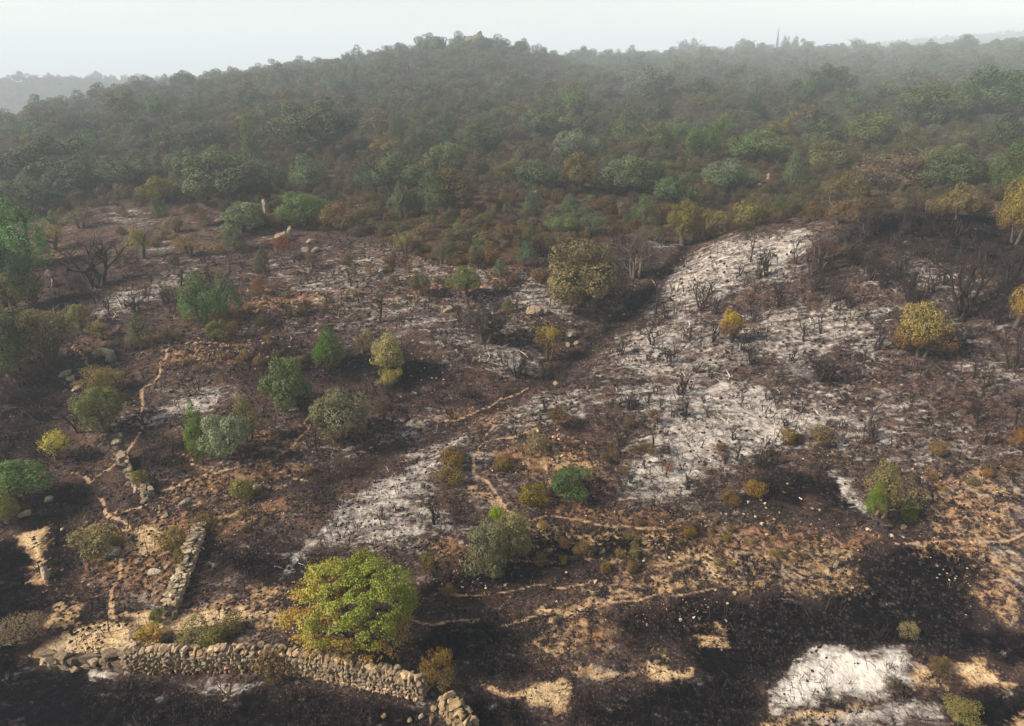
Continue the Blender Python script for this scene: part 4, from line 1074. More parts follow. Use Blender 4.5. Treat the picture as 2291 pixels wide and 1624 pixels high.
LM = [(2060,745,'golden scorched oak'),(1635,735,'small yellow-topped bush'),(1566,640,'many-stemmed black shrub'),(1742,640,'bushy black shrub'),(1840,815,'wide fan-shaped black shrub'),
 (2152,620,'tallest blackened tree'),(2270,480,'edge gold oak'),(2140,460,'yellow-olive round oak'),(1840,555,'bush on the spur'),(2262,760,'leaning blackened tree'),
 (1968,1080,'half-burnt green shrub'),(1683,1090,'brown bush under the ash'),(1272,1080,'round dark green bush'),(1155,800,'black tree by the gully'),(1279,742,'smooth pale boulder'),
 (1318,620,'largest brown-olive oak'),(1088,720,'scorched ball-shaped shrub'),(1042,630,'brown-skirted oak'),(874,800,'pale olive oak'),(748,770,'leaning dark juniper'),(640,870,'lone green oak'),
 (757,930,'broad olive oak'),(510,960,'three-tree clump'),(490,680,'big mid-slope pair'),(245,910,'dark spreading oak'),(240,790,'pale rock slabs'),(218,580,'large blackened tree'),
 (320,740,'slim juniper'),(975,1130,'black sapling in the ash'),(803,1330,'big golden tree'),(1110,1230,'clumped oak pair'),(405,1260,'short stone wall'),(545,1100,'olive rock-side bush'),
 (1195,690,'grey boulder'),(850,690,'thin black tree'),(1868,1260,'pale upright stone'),(1520,850,'dark twiggy shrub'),(1460,740,'thin black shrub'),(640,540,'rock group'),
 (690,470,'rounded dark green oak'),(940,640,'half-scorched oak'),(1175,570,'blue-green young juniper'),(2095,1005,'right tan bush'),(1415,1195,'clearing path end'),
 (1645,1000,'thin ash sapling'),(2190,840,'right-edge saplings'),(1222,900,'clearing-side sapling'),(560,330,'tall slim conifer'),(1408,290,'broad conifer'),
 (1280,340,'dome-shaped oak'),(935,450,'two junipers'),(596,455,'upright rock pillar'),(1772,390,'fresh green bushy tree'),(1502,440,'gully-head oak'),(1390,410,'broad green oak'),
 (1195,450,'small dark juniper'),(1620,410,'path-side oak'),(2220,240,'largest dark oak'),(2060,260,'broad dark oak'),(120,390,'wide dark thicket'),(428,390,'conifer-side oak'),
 (720,320,'long dark thicket'),(890,400,'large brown-green oak'),(1850,200,'dark rounded oak'),(1080,90,'rocky summit'),(1738,80,'slender cypress')]
def near(px, row):
    """which landmark it is next to, and on which side"""
    d, (qx, qy, nm) = min(((px - q[0]) ** 2 + (1.6 * (row - q[1])) ** 2, q) for q in LM)
    dx, dy = px - qx, 1.6 * (row - qy)
    far_ = 'well ' if d > 75 ** 2 else ('just ' if d < 38 ** 2 else '')
    if abs(dx) > 2.2 * abs(dy): w_ = 'right of' if dx > 0 else 'left of'
    elif abs(dy) > 2.2 * abs(dx): w_ = 'below' if dy > 0 else 'above'
    else: w_ = ('below and ' if dy > 0 else 'above and ') + ('right of' if dx > 0 else 'left of')
    return far_ + w_ + ' the ' + nm
# ------------------------------------------------------------------ burnt skeletons spread over the burn
def fits(px, row, rad, k=.8):
    for (qx, qy, qw, qh) in PLACED:
        if abs(px - qx) < (qw * k + rad) and abs(row - qy) < (qh * k + rad): return False
    return True
BZ = [  # zone polygon, count, size range (px wide), colour, label, group, meshes
 ([(1480,640),(1600,560),(1880,560),(2020,680),(2000,860),(1760,860),(1500,840),(1330,840)], 84, (20, 56), CHARC, 'small black burnt shrub on the pale ash of the right slope', 'burnt shrubs on the ash slope', BURNT + STICK),
 ([(1900,500),(2291,500),(2291,760),(2100,780),(1990,660),(1880,600)], 96, (24, 64), CHARC, 'small black burnt shrub on the dark upper right slope', 'burnt shrubs on the dark upper right slope', BURNT + STICK),
 ([(1360,870),(1760,880),(2080,930),(2291,900),(2291,1010),(1900,1010),(1640,1100),(1380,1110)], 70, (20, 52), CHARC, 'small black burnt shrub on the lower ash drifts', 'burnt shrubs on the lower ash drifts', BURNT + STICK),
 ([(600,600),(1000,600),(1250,660),(1340,740),(1180,860),(900,920),(640,780)], 56, (18, 46), (.03,.02,.018), 'small black burnt shrub on the grey central slope', 'burnt shrubs on the central slope', BURNT + STICK),
 ([(100,620),(480,580),(560,640),(400,760),(330,950),(560,900),(420,1000),(320,1040),(140,960),(220,740)], 36, (20, 50), (.03,.022,.02), 'small black burnt shrub on the left slope', 'burnt shrubs on the left slope', BURNT + STICK),
 ([(700,1080),(980,1030),(1040,1170),(760,1220),(640,1270)], 20, (18, 40), CHARC, 'small black burnt shrub in the ash above the big golden tree', 'burnt shrubs in the ash above the golden tree', STICK + BURNT),
]
def in_poly(px, py, P):
    c = False; n = len(P)
    for i in range(n):
        ax, ay = P[i]; bx, by = P[(i + 1) % n]
        if (ay > py) != (by > py) and px < (bx - ax) * (py - ay) / (by - ay) + ax: c = not c
    return c
rb = random.Random(77)
def zone_points(P, count, tries=40):
    xs = [p[0] for p in P]; ys = [p[1] for p in P]; out = []
    for _ in range(count * tries):
        if len(out) >= count: break
        px, py = rb.uniform(min(xs), max(xs)), rb.uniform(min(ys), max(ys))
        if in_poly(px, py, P): out.append((px, py))
    return out
for P, cnt, (s0, s1), c, lab, grp, ms in BZ:
    for px, py in zone_points(P, cnt):
        s = rb.uniform(s0, s1) * rb.uniform(.75, 1.1)
        if not fits(px, py - s * .4, s * .2, .6): continue
        x, y, z, W, Hh = spot(px, py, s, s * rb.uniform(.9, 1.5))
        f = rb.uniform(.7, 1.6)
        lab2 = lab if s < (s0 + s1) * .42 else (lab.replace('small black', 'taller black') if Hh > W else lab.replace('small black', 'spreading black'))
        o = link('burnt_shrub', rb.choice(ms), None, (x, y, z - .03), (rb.gauss(0, .08), rb.gauss(0, .08), rb.uniform(0, 6.28)), (W, W, Hh), tuple(v * f for v in c))
        lab2 = ('tall ' if Hh > 1.25 * W else 'low ' if Hh < .95 * W else '') + ('big ' if s > (s0 + s1) * .55 else 'small ' if s < (s0 + s1) * .38 else '') + 'black burnt shrub ' + near(px, py)
        tag(o, lab2, 'burnt shrub', 'black burnt shrubs on the burnt slopes')
# scorched low tufts
TZ = [
 ([(560,640),(800,660),(900,780),(720,820),(420,850),(380,760)], 34, (16, 40), (.11,.075,.04), 'low brown tuft on the stony reddish slope', 'brown tufts on the stony reddish slope'),
 ([(430,1060),(700,1050),(740,1130),(560,1200),(460,1160)], 14, (14, 30), (.11,.08,.04), 'low brown tuft between the winding path and the short wall', 'brown tufts near the short wall'),
 ([(1180,1180),(1640,1160),(1900,1180),(1800,1260),(1300,1300)], 34, (14, 32), (.13,.085,.038), 'low rusty tuft on the burnt ground below the ash slope', 'rusty tufts below the ash slope'),
 ([(1300,900),(1500,900),(1700,1040),(1560,1140),(1360,1080)], 18, (20, 46), (.085,.05,.03), 'low dark brown bush in the lower ash drifts', 'dark brown bushes in the lower ash drifts'),
 ([(760,560),(1000,580),(1230,600),(1240,660),(1000,680),(760,640)], 34, (18, 44), (.095,.055,.035), 'low reddish brown bush above the ashy central slope', 'reddish bushes above the central slope'),
 ([(60,480),(480,470),(700,540),(560,600),(260,610),(120,600)], 40, (20, 48), (.10,.065,.042), 'low brown bush among the ashes of the upper left slope', 'brown bushes of the upper left slope'),
 ([(2040,1020),(2291,1020),(2291,1120),(2050,1100)], 12, (16, 34), (.12,.075,.04), 'low rusty tuft near the right edge', 'rusty tufts near the right edge'),
]
for P, cnt, (s0, s1), c, lab, grp in TZ:
    for px, py in zone_points(P, cnt):
        s = rb.uniform(s0, s1)
        if not fits(px, py - s * .3, s * .3, .7): continue
        x, y, z, W, Hh = spot(px, py, s, s * rb.uniform(.6, .95))
        f = rb.uniform(.7, 1.45); lab2 = lab.replace('low ', 'low dark ' if f < .9 and 'dark' not in lab else ('low pale ' if f > 1.25 and 'dark' not in lab else 'low ')); lab2 = lab2 if s < (s0 + s1) / 2 else lab2.replace('low', 'wider low'); gshift = rb.uniform(.9, 1.2)
        o = link('dry_tuft', rb.choice(MOUND + SPARSE), None, (x, y, z - .03), (0, 0, rb.uniform(0, 6.28)), (W, W, Hh), (c[0] * f, c[1] * f * gshift, c[2] * f, rb.choice([1, 1, .9, .8])))
        lab2 = ('wide ' if s > (s0 + s1) * .5 else 'small ') + ('dark ' if f < .9 else 'pale ' if f > 1.25 else '') + 'brown tuft ' + near(px, py)
        tag(o, lab2, 'bush', 'brown tufts on the burnt slopes')
#---MAQUIS---
# ------------------------------------------------------------------ the unburnt slope
def scatter(rmin, rmax, n, seed, dmin, edge_pad=0):
    """spaced random ground points on the unburnt slope that the camera can see; k: how much larger things grow out there"""
    rng = np.random.default_rng(seed)
    r = np.sqrt(rng.uniform(rmin ** 2, rmax ** 2, n)); a = R(1) * rng.uniform(-43, 43, n)
    cell = {}; keep = []
    x, y = r * np.sin(a), r * np.cos(a)
    for i in range(len(x)):
        d = dmin * (.75 + .5 * rng.random()); cx, cy = int(x[i] // dmin), int(y[i] // dmin); ok = True
        for ax in (-1, 0, 1):
            for ay in (-1, 0, 1):
                for j in cell.get((cx + ax, cy + ay), ()):
                    if (x[i] - x[j]) ** 2 + (y[i] - y[j]) ** 2 < d * d: ok = False
        if ok: cell.setdefault((cx, cy), []).append(i); keep.append(i)
    q = np.array(keep); k = stretch(r[q]) / r[q]; r = r[q]
    x, y = x[q] * k, y[q] * k
    z = H(x, y)
    px, row, _ = project(x, y, z)
    m = above_edge(px, row + edge_pad) & (px > -120) & (px < PW + 120)
    x, y, z, px, row, r, k = [v[m] for v in (x, y, z, px, row, r, k)]
    v = visible(x, y, z + 2.6 * k)
    return [u[v] for u in (x, y, z, px, row, r, k)]
def instancer(name, pts, idx, rot, scl, sources, label, cat, color):
    """one mass of many plants: geometry-node instances of the given plants"""
    me = bpy.data.meshes.new(name)
    me.vertices.add(len(pts)); me.vertices.foreach_set('co', np.asarray(pts, np.float32).ravel())
    for nm, ty, v in (('idx', 'INT', np.asarray(idx, np.int32)), ('rotz', 'FLOAT', np.asarray(rot, np.float32))):
        me.attributes.new(nm, ty, 'POINT').data.foreach_set('value', v)
    me.attributes.new('scl', 'FLOAT_VECTOR', 'POINT').data.foreach_set('vector', np.asarray(scl, np.float32).ravel())
    o = link(name, me, color=color)
    tag(o, label, cat, kind='stuff')
    ng = bpy.data.node_groups.new(name, 'GeometryNodeTree')
    ng.interface.new_socket('Geometry', in_out='INPUT', socket_type='NodeSocketGeometry')
    ng.interface.new_socket('Geometry', in_out='OUTPUT', socket_type='NodeSocketGeometry')
    N = ng.nodes.new; Lk = ng.links.new
    gi, go = N('NodeGroupInput'), N('NodeGroupOutput')
    iop = N('GeometryNodeInstanceOnPoints'); jn = N('GeometryNodeJoinGeometry')
    for s in sources:
        oi = N('GeometryNodeObjectInfo'); oi.inputs['Object'].default_value = s; oi.inputs['As Instance'].default_value = False
        gt = N('GeometryNodeGeometryToInstance')
        Lk(oi.outputs['Geometry'], gt.inputs[0]); Lk(gt.outputs[0], jn.inputs[0])
    def na(nm, ty):
        n = N('GeometryNodeInputNamedAttribute'); n.data_type = ty; n.inputs['Name'].default_value = nm
        return n.outputs['Attribute']
    cx = N('ShaderNodeCombineXYZ'); Lk(na('rotz', 'FLOAT'), cx.inputs[2])
    er = N('FunctionNodeEulerToRotation'); Lk(cx.outputs[0], er.inputs[0])
    Lk(gi.outputs[0], iop.inputs['Points']); Lk(jn.outputs[0], iop.inputs['Instance'])
    iop.inputs['Pick Instance'].default_value = True
    Lk(na('idx', 'INT'), iop.inputs['Instance Index']); Lk(er.outputs[0], iop.inputs['Rotation']); Lk(na('scl', 'FLOAT_VECTOR'), iop.inputs['Scale'])
    Lk(iop.outputs[0], go.inputs[0])
    md = o.modifiers.new('plants', 'NODES'); md.node_group = ng
    return o
rt = random.Random(31)
def zone_of(px, row):
    """where on the unburnt slope, by what can be found there"""
    if row < 190:
        h = [(300, 'just under the low left skyline'), (620, 'under the rising left skyline'), (900, 'under the skyline left of the rocky summit'), (1180, 'right below the rocky summit'),
             (1480, 'below the saddle right of the rocky summit'), (1720, 'below the skyline left of the slender cypress'), (2000, 'below the skyline right of the slender cypress'), (9999, 'below the skyline at the right edge')]
    elif row < 270:
        h = [(280, 'on the hazy slope near the left edge'), (540, 'on the hazy slope up-left of the tall conifer'), (820, 'on the hazy slope behind the tall slim conifer'), (1100, 'on the hazy slope halfway up to the rocky summit'),
             (1400, 'on the hazy slope behind the broad conifer'), (1650, 'on the hazy slope right of the broad conifer'), (1950, 'on the hazy slope left of the big dark oaks'), (9999, 'around the largest dark oak at the right')]
    elif row < 370:
        h = [(280, 'behind the wide dark thicket at the left'), (540, 'left of the tall slim conifer'), (820, 'around the long dark thicket right of the tall conifer'), (1100, 'on the slope above the two junipers'),
             (1380, 'around the dome-shaped grey-green oak'), (1650, 'below the broad cone-shaped conifer'), (1950, 'up-slope of the fresh green bushy tree'), (9999, 'below the big dark oaks at the right')]
    else:
        h = [(280, 'beside the wide dark thicket at the left'), (620, 'near the upright rock pillar'), (880, 'right of the rounded dark green oak'), (1100, 'near the two junipers'),
             (1380, 'in the brown scrub above the largest oak'), (1650, 'near the upper footpath at the gully head'), (1950, 'along the top rim of the ash slope'), (9999, 'by the dark upper rim of the burn at the right')]
    for m, t in h:
        if px < m: return t
GREENS = [('dark green', (.036,.048,.020)), ('grey-green', (.060,.068,.036)), ('pale grey-green', (.082,.090,.052)), ('dull green', (.048,.056,.022)), ('olive', (.078,.074,.027)), ('fresh green', (.050,.074,.024)), ('brownish green', (.080,.064,.030))]
X, Y, Zz, PX, ROW, RR_, KK = scatter(52, 330, 16000, 5, 3.2)
order = np.argsort(RR_)
far_g = []; nsel = 0; SRC_O = []; SRC_J = []
for i in order:
    px, row, r = PX[i], ROW[i], RR_[i]
    W = rt.choice([rt.uniform(1.8, 3.2), rt.uniform(2.4, 4.4), rt.uniform(3.4, 6.0)]) if r > 100 else rt.choice([rt.uniform(2.0, 3.4), rt.uniform(3.4, 5.2), rt.uniform(4.2, 6.6)]); Hh = W * rt.uniform(.5, .74)
    ph = Hh * FPX / r; pw = W * FPX / r; kk = KK[i]
    if row > 240 and not fits(px, row - ph * .45, pw * .22, .75): continue
    if row > 330 and rt.random() < .10: continue         # open brown scrub lower down
    if row > 480 and rt.random() < .30: continue
    if nsel < 300 and -40 < px < PW + 40:
        jun = rt.random() < .24
        cw, c = rt.choice(GREENS); f = rt.uniform(1.0, 1.5) * (1 if r < 110 else .85); c = tuple(v * f for v in c)
        zl = zone_of(px, row); sw_ = 'small ' if W < 3.4 else ('large ' if W > 4.8 else '')
        kind = 'juniper' if jun else 'evergreen oak'
        if jun: W *= .7; Hh = W * (rt.uniform(.95, 1.25) if r < 100 else rt.uniform(.7, .95))
        nm = 'juniper_tree' if jun else 'evergreen_oak'
        e = link(nm, None, None, (X[i], Y[i], Zz[i] - .05), (0, 0, rt.uniform(0, 6.28)), (W, W * rt.uniform(.7, 1.15), Hh * (rt.uniform(.8, 1.3) if r < 85 else 1)))
        e.scale = Vector(e.scale) * kk
        tag(e, sw_ + cw + (' upright juniper ' if jun else ' rounded oak ') + (near(px, row) if row > 230 else zl), 'tree', kind + 's of the unburnt slope')
        cr = link('crown', rt.choice(JUN if jun else OAK + [SPARSE[0]]) if r < 95 else rt.choice(FAR_JUN if jun else FAR_OAK), e, color=(*c, 1))
        link('trunk', rt.choice(TRUNK), e, color=(.05, .042, .036))
        if r >= 95: (SRC_J if jun else SRC_O).append(cr)
        nsel += 1
    else:
        far_g.append((X[i], Y[i], Zz[i] - .05 * kk, W * kk, Hh * kk))
print('individual trees', nsel, 'far', len(far_g))
# beyond them: one wood
SRC = []
for me in FAR_OAK + FAR_JUN:
    for cr in SRC_O + SRC_J:
        if cr.data == me: SRC.append(cr); break
X2, Y2, Z2, _, _, R2, K2 = scatter(330, 900, 12000, 9, 6.0)
fw = far_g + [(a, b, c - .5, k_ * rt.uniform(3.5, 7), k_ * rt.uniform(1.8, 3.2)) for a, b, c, k_ in zip(X2, Y2, Z2, K2)]
X3, Y3, Z3, _, _, R3, K3 = scatter(95, 330, 42000, 19, 1.9)
fw += [(a, b, c - .05, w_ * k_, w_ * .6 * k_) for a, b, c, w_, k_ in zip(X3, Y3, Z3, [rt.uniform(.9, 2.8) for _ in X3], K3)]
fw = np.array(fw)
rgn = np.random.default_rng(4)
instancer('far_woodland', fw[:, :3], rgn.integers(0, len(SRC), len(fw)), rgn.uniform(0, 6.28, len(fw)), np.stack([fw[:, 3], fw[:, 3], fw[:, 4]], 1), SRC,
          'hazy grey-green evergreen woodland covering the far slopes up to the skyline', 'woodland', (.078, .088, .052, 1))
print('far wood', len(fw))
# brown scrub between the oaks
BROWNS = [('brown', (.105,.070,.036)), ('light brown', (.135,.096,.050)), ('olive brown', (.090,.078,.034)), ('reddish brown', (.125,.076,.046)), ('dark brown', (.072,.050,.030)), ('olive', (.095,.092,.038)), ('greyish tan', (.16,.122,.085))]
X, Y, Zz, PX, ROW, RR_, KK = scatter(50, 165, 36000, 15, 1.1, -14)
order = np.argsort(RR_); nsel = 0; rest = []; SRCM = []
for i in order:
    px, row, r = PX[i], ROW[i], RR_[i]
    W = rt.uniform(.9, 2.1) * KK[i]; Hh = W * rt.uniform(.5, .8)
    if nsel < 225 and 0 < px < PW:
        if not fits(px, row - 8, 6, .55): continue
        zl = zone_of(px, row)
        cw, c = rt.choice(BROWNS); f = rt.uniform(.55, .80)
        o = link('scrub_bush', rt.choice(MOUND), None, (X[i], Y[i], Zz[i] - .04), (0, 0, rt.uniform(0, 6.28)), (W, W, Hh), tuple(v * f for v in c))
        tag(o, ('wide ' if W > 1.6 else 'small ' if W < 1.2 else 'low ') + cw + ' scrub bush ' + near(px, row), 'bush', 'brown scrub bushes of the unburnt slope')
        if r > 50: SRCM.append(o)
        nsel += 1
    else:
        rest.append((X[i], Y[i], Zz[i] - .04, W, Hh))
rest = np.array(rest)
SM = []
for me in MOUND:
    for o in SRCM:
        if o.data == me: SM.append(o); break
instancer('brown_scrub', rest[:, :3], rgn.integers(0, len(SM), len(rest)), rgn.uniform(0, 6.28, len(rest)), np.stack([rest[:, 3], rest[:, 3], rest[:, 4]], 1), SM,
          'low brown dry scrub covering the slope between the oaks', 'scrub', (.062, .050, .027, 1))
print('scrub', nsel, len(rest))
# ------------------------------------------------------------------ dry stone walls
rw = random.Random(91)
def resample(P, step):
    out = []; acc = 0
    for a, b in zip(P[:-1], P[1:]):
        L = math.dist(a, b); n = max(1, int(L / step))
        out += [(a[0] + (b[0] - a[0]) * i / n, a[1] + (b[1] - a[1]) * i / n) for i in range(n)]
    return out + [P[-1]]
def along(P, s):
    for a, b in zip(P[:-1], P[1:]):
        L = math.dist(a, b)
        if s <= L or b is P[-1]:
            t = min(s / L, 1.0)
            return a[0] + (b[0] - a[0]) * t, a[1] + (b[1] - a[1]) * t, math.atan2(b[1] - a[1], b[0] - a[0])
        s -= L
def length(P): return sum(math.dist(a, b) for a, b in zip(P[:-1], P[1:]))
class Soup:
    """many stones joined into one part"""
    def __init__(s): s.V = []; s.F = []; s.n = 0
    def add(s, me, M):
        co = np.empty(len(me.vertices) * 3, np.float32); me.vertices.foreach_get('co', co); co = co.reshape(-1, 3)
        A = np.array(M); s.V.append(co @ A[:3, :3].T + A[:3, 3])
        me.calc_loop_triangles(); t = np.empty(len(me.loop_triangles) * 3, np.int32); me.loop_triangles.foreach_get('vertices', t)
        s.F.append(t.reshape(-1, 3) + s.n); s.n += len(co)
    def mesh(s, name): return mesh_np(name, np.concatenate(s.V), np.concatenate(s.F), 'granite', False)
def TRS(loc, rot, sc): return Matrix.LocRotScale(Vector(loc), Euler(rot), Vector(sc))
def stone_wall(name, foot, height, thick, sw, sh, label, coping=True, rough=.05, tint=None, rear=True, side=1, cope=(.18, .30, .18)):
    """foot: world polyline of the near foot of the wall; side: which side of it the body lies on"""
    x0, y0 = foot[0]; z0 = float(H(x0, y0))
    root = link(name, None, None, (x0, y0, z0)); tag(root, label, 'wall')
    L = length(foot); hmax = height(0) if callable(height) else height
    hf = height if callable(height) else (lambda s: height)
    soup = Soup(); core = Tubes(); V = []; F = []
    # core box, coloured near black to put shade into the gaps between stones
    n = max(3, int(L / .4)); ring = []
    for i in range(n + 1):
        x, y, a = along(foot, L * i / n); nx, ny = -math.sin(a) * side, math.cos(a) * side
        h = hf(L * i / n); z = float(H(x, y)); b = len(V)
        for (o_, hh) in ((.10, -.15), (.12, h - .10), (thick - .12, h - .10), (thick - .10, -.15)):
            V.append((x + nx * o_ - x0, y + ny * o_ - y0, z + hh - z0))
        if i:
            for j in range(4): F.append((b - 4 + j, b - 4 + (j + 1) % 4, b + (j + 1) % 4, b + j))
    F += [(0, 1, 2, 3), (len(V) - 4, len(V) - 3, len(V) - 2, len(V) - 1)]
    link('dark_core', mesh_np('wall_core', V, np.array(F), 'granite'), root, color=(.055, .045, .036))
    cnt = 0
    def put(mesh, loc, rot, sc, s, force=False):
        nonlocal cnt
        c = tint(s, loc[2]) if tint else (.36, .32, .26)
        if cnt < 296 or force:
            link('stone', mesh, root, loc, rot, sc, c); cnt += 1
        else:
            soup.add(mesh, TRS(loc, rot, sc))
    # coping
    if coping:
        s = .1
        while s < L:
            x, y, a = along(foot, s); nx, ny = -math.sin(a) * side, math.cos(a) * side
            z = float(H(x, y)) + hf(s); wdt = cope[0] * rw.choice([.6, .8, 1.0, 1.25, 1.5]) * rw.uniform(.85, 1.15)
            put(rw.choice(PEB + HULL), (x + nx * thick * rw.uniform(.38, .55) - x0, y + ny * thick * .46 - y0, z + rw.gauss(.01, .03) - z0), (rw.gauss(0, .15), rw.gauss(0, .16), a + rw.gauss(0, .25)),
                (wdt * 1.12, thick * rw.uniform(.55, .95), cope[2] * rw.uniform(.9, 1.45)), s)
            s += wdt * .82
    # the near face, course by course
    zc = -.02; k = 0
    while zc < hmax * 1.15:
        h = sh * rw.uniform(.8, 1.25); s = rw.uniform(0, sw * .5)
        while s < L:
            wdt = sw * rw.uniform(.55, 1.5)
            m = s + wdt * .5
            if m < L and zc + h * .5 < hf(m) - .02:
                x, y, a = along(foot, m); nx, ny = -math.sin(a) * side, math.cos(a) * side
                z = float(H(x, y)) + zc + h * .5; o_ = .10 + rw.gauss(0, rough * .5)
                put(rw.choice(HULL), (x + nx * o_ - x0, y + ny * o_ - y0, z + rw.gauss(0, .012) - z0), (rw.gauss(0, .14), rw.gauss(0, .13), a + rw.gauss(0, .16)),
                    (wdt * 1.02, rw.uniform(.24, .34), h * 1.08), m)
            s += wdt * .93
        zc += h * .9; k += 1
    # the far face and the ends, joined
    if rear:
        zc = 0
        while zc < hmax:
            s = 0
            while s < L:
                wdt = sw * rw.uniform(.8, 1.7)
                if zc + .1 < hf(s) - .03:
                    x, y, a = along(foot, min(s + wdt / 2, L)); nx, ny = -math.sin(a) * side, math.cos(a) * side
                    soup.add(rw.choice(HULL), TRS((x + nx * (thick - .08) - x0, y + ny * (thick - .08) - y0, float(H(x, y)) + zc + .1 - z0), (rw.gauss(0, .1), rw.gauss(0, .1), a), (wdt, .3, sh * 1.5)))
                s += wdt * .9
            zc += sh * 1.3
        for e_ in (0, L):
            x, y, a = along(foot, e_); nx, ny = -math.sin(a) * side, math.cos(a) * side
            zc = .05
            while zc < hf(e_):
                for q in (.2, .5, .8):
                    soup.add(rw.choice(HULL), TRS((x + nx * thick * q - x0, y + ny * thick * q - y0, float(H(x, y)) + zc - z0), (rw.gauss(0, .2), rw.gauss(0, .2), a + rw.gauss(0, .3)), (.3, thick * .4, .22)))
                zc += .17
    if soup.n:
        o = link('rear_stones', soup.mesh('rear_stones'), root, color=(.52, .43, .32)); o['kind'] = 'stuff'
    return root
W1 = hitp([(283, 1512), (350, 1512), (430, 1511), (560, 1505), (690, 1520), (800, 1538), (875, 1556), (938, 1572)])
L1 = length(W1)
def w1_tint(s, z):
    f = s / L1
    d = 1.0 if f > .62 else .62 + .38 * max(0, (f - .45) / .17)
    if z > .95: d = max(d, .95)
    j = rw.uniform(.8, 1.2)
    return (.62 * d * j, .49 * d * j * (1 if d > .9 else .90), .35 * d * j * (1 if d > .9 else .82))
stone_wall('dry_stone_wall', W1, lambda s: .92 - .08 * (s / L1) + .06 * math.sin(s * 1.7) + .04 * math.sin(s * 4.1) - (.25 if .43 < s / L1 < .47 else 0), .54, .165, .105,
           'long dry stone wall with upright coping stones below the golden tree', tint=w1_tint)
W2 = hitp([(366, 1368), (385, 1320), (408, 1262), (424, 1222), (432, 1188)])
stone_wall('dry_stone_wall', W2, lambda s: .46 + .10 * math.sin(s * 2.3), .60, .19, .12, 'short grey tumbled stone wall running up the slope', cope=(.18, .3, .17), side=-1,
           tint=lambda s, z: (lambda j: (.56 * j, .49 * j, .38 * j))(rw.uniform(.75, 1.2)))
W3 = hitp([(1002, 1640), (985, 1606)]); W3 = [W3[1], W3[0]]
W3 = hitp([(983, 1600), (1003, 1622), (1030, 1660)])
stone_wall('dry_stone_wall', W3, lambda s: .72, .65, .24, .17, 'stub of broken stone wall at the bottom edge', side=1,
           tint=lambda s, z: (lambda j: (.48 * j, .37 * j, .235 * j))(rw.uniform(.75, 1.2)))
W4 = hitp([(95, 1492), (150, 1502), (215, 1498), (282, 1508)])
stone_wall('dry_stone_wall', W4, lambda s: .34 + .10 * math.sin(s * 3), .6, .34, .2, 'low ruined stone wall left of the long wall, above grey ash', cope=(.5, .3, .26),
           tint=lambda s, z: (lambda j: (.33 * j, .27 * j, .20 * j))(rw.uniform(.7, 1.2)))

W5 = hitp([(258, 1030), (272, 1058), (292, 1082), (322, 1120)])
stone_wall('dry_stone_wall', W5, lambda s: .34 + .18 * math.sin(s * 2.1), .5, .36, .24, 'low tumbled rock wall beside the path left of the three-tree clump', cope=(.42, .3, .34), side=1,
           tint=lambda s, z: (lambda j: (.36 * j, .31 * j, .24 * j))(rw.uniform(.6, 1.2)))
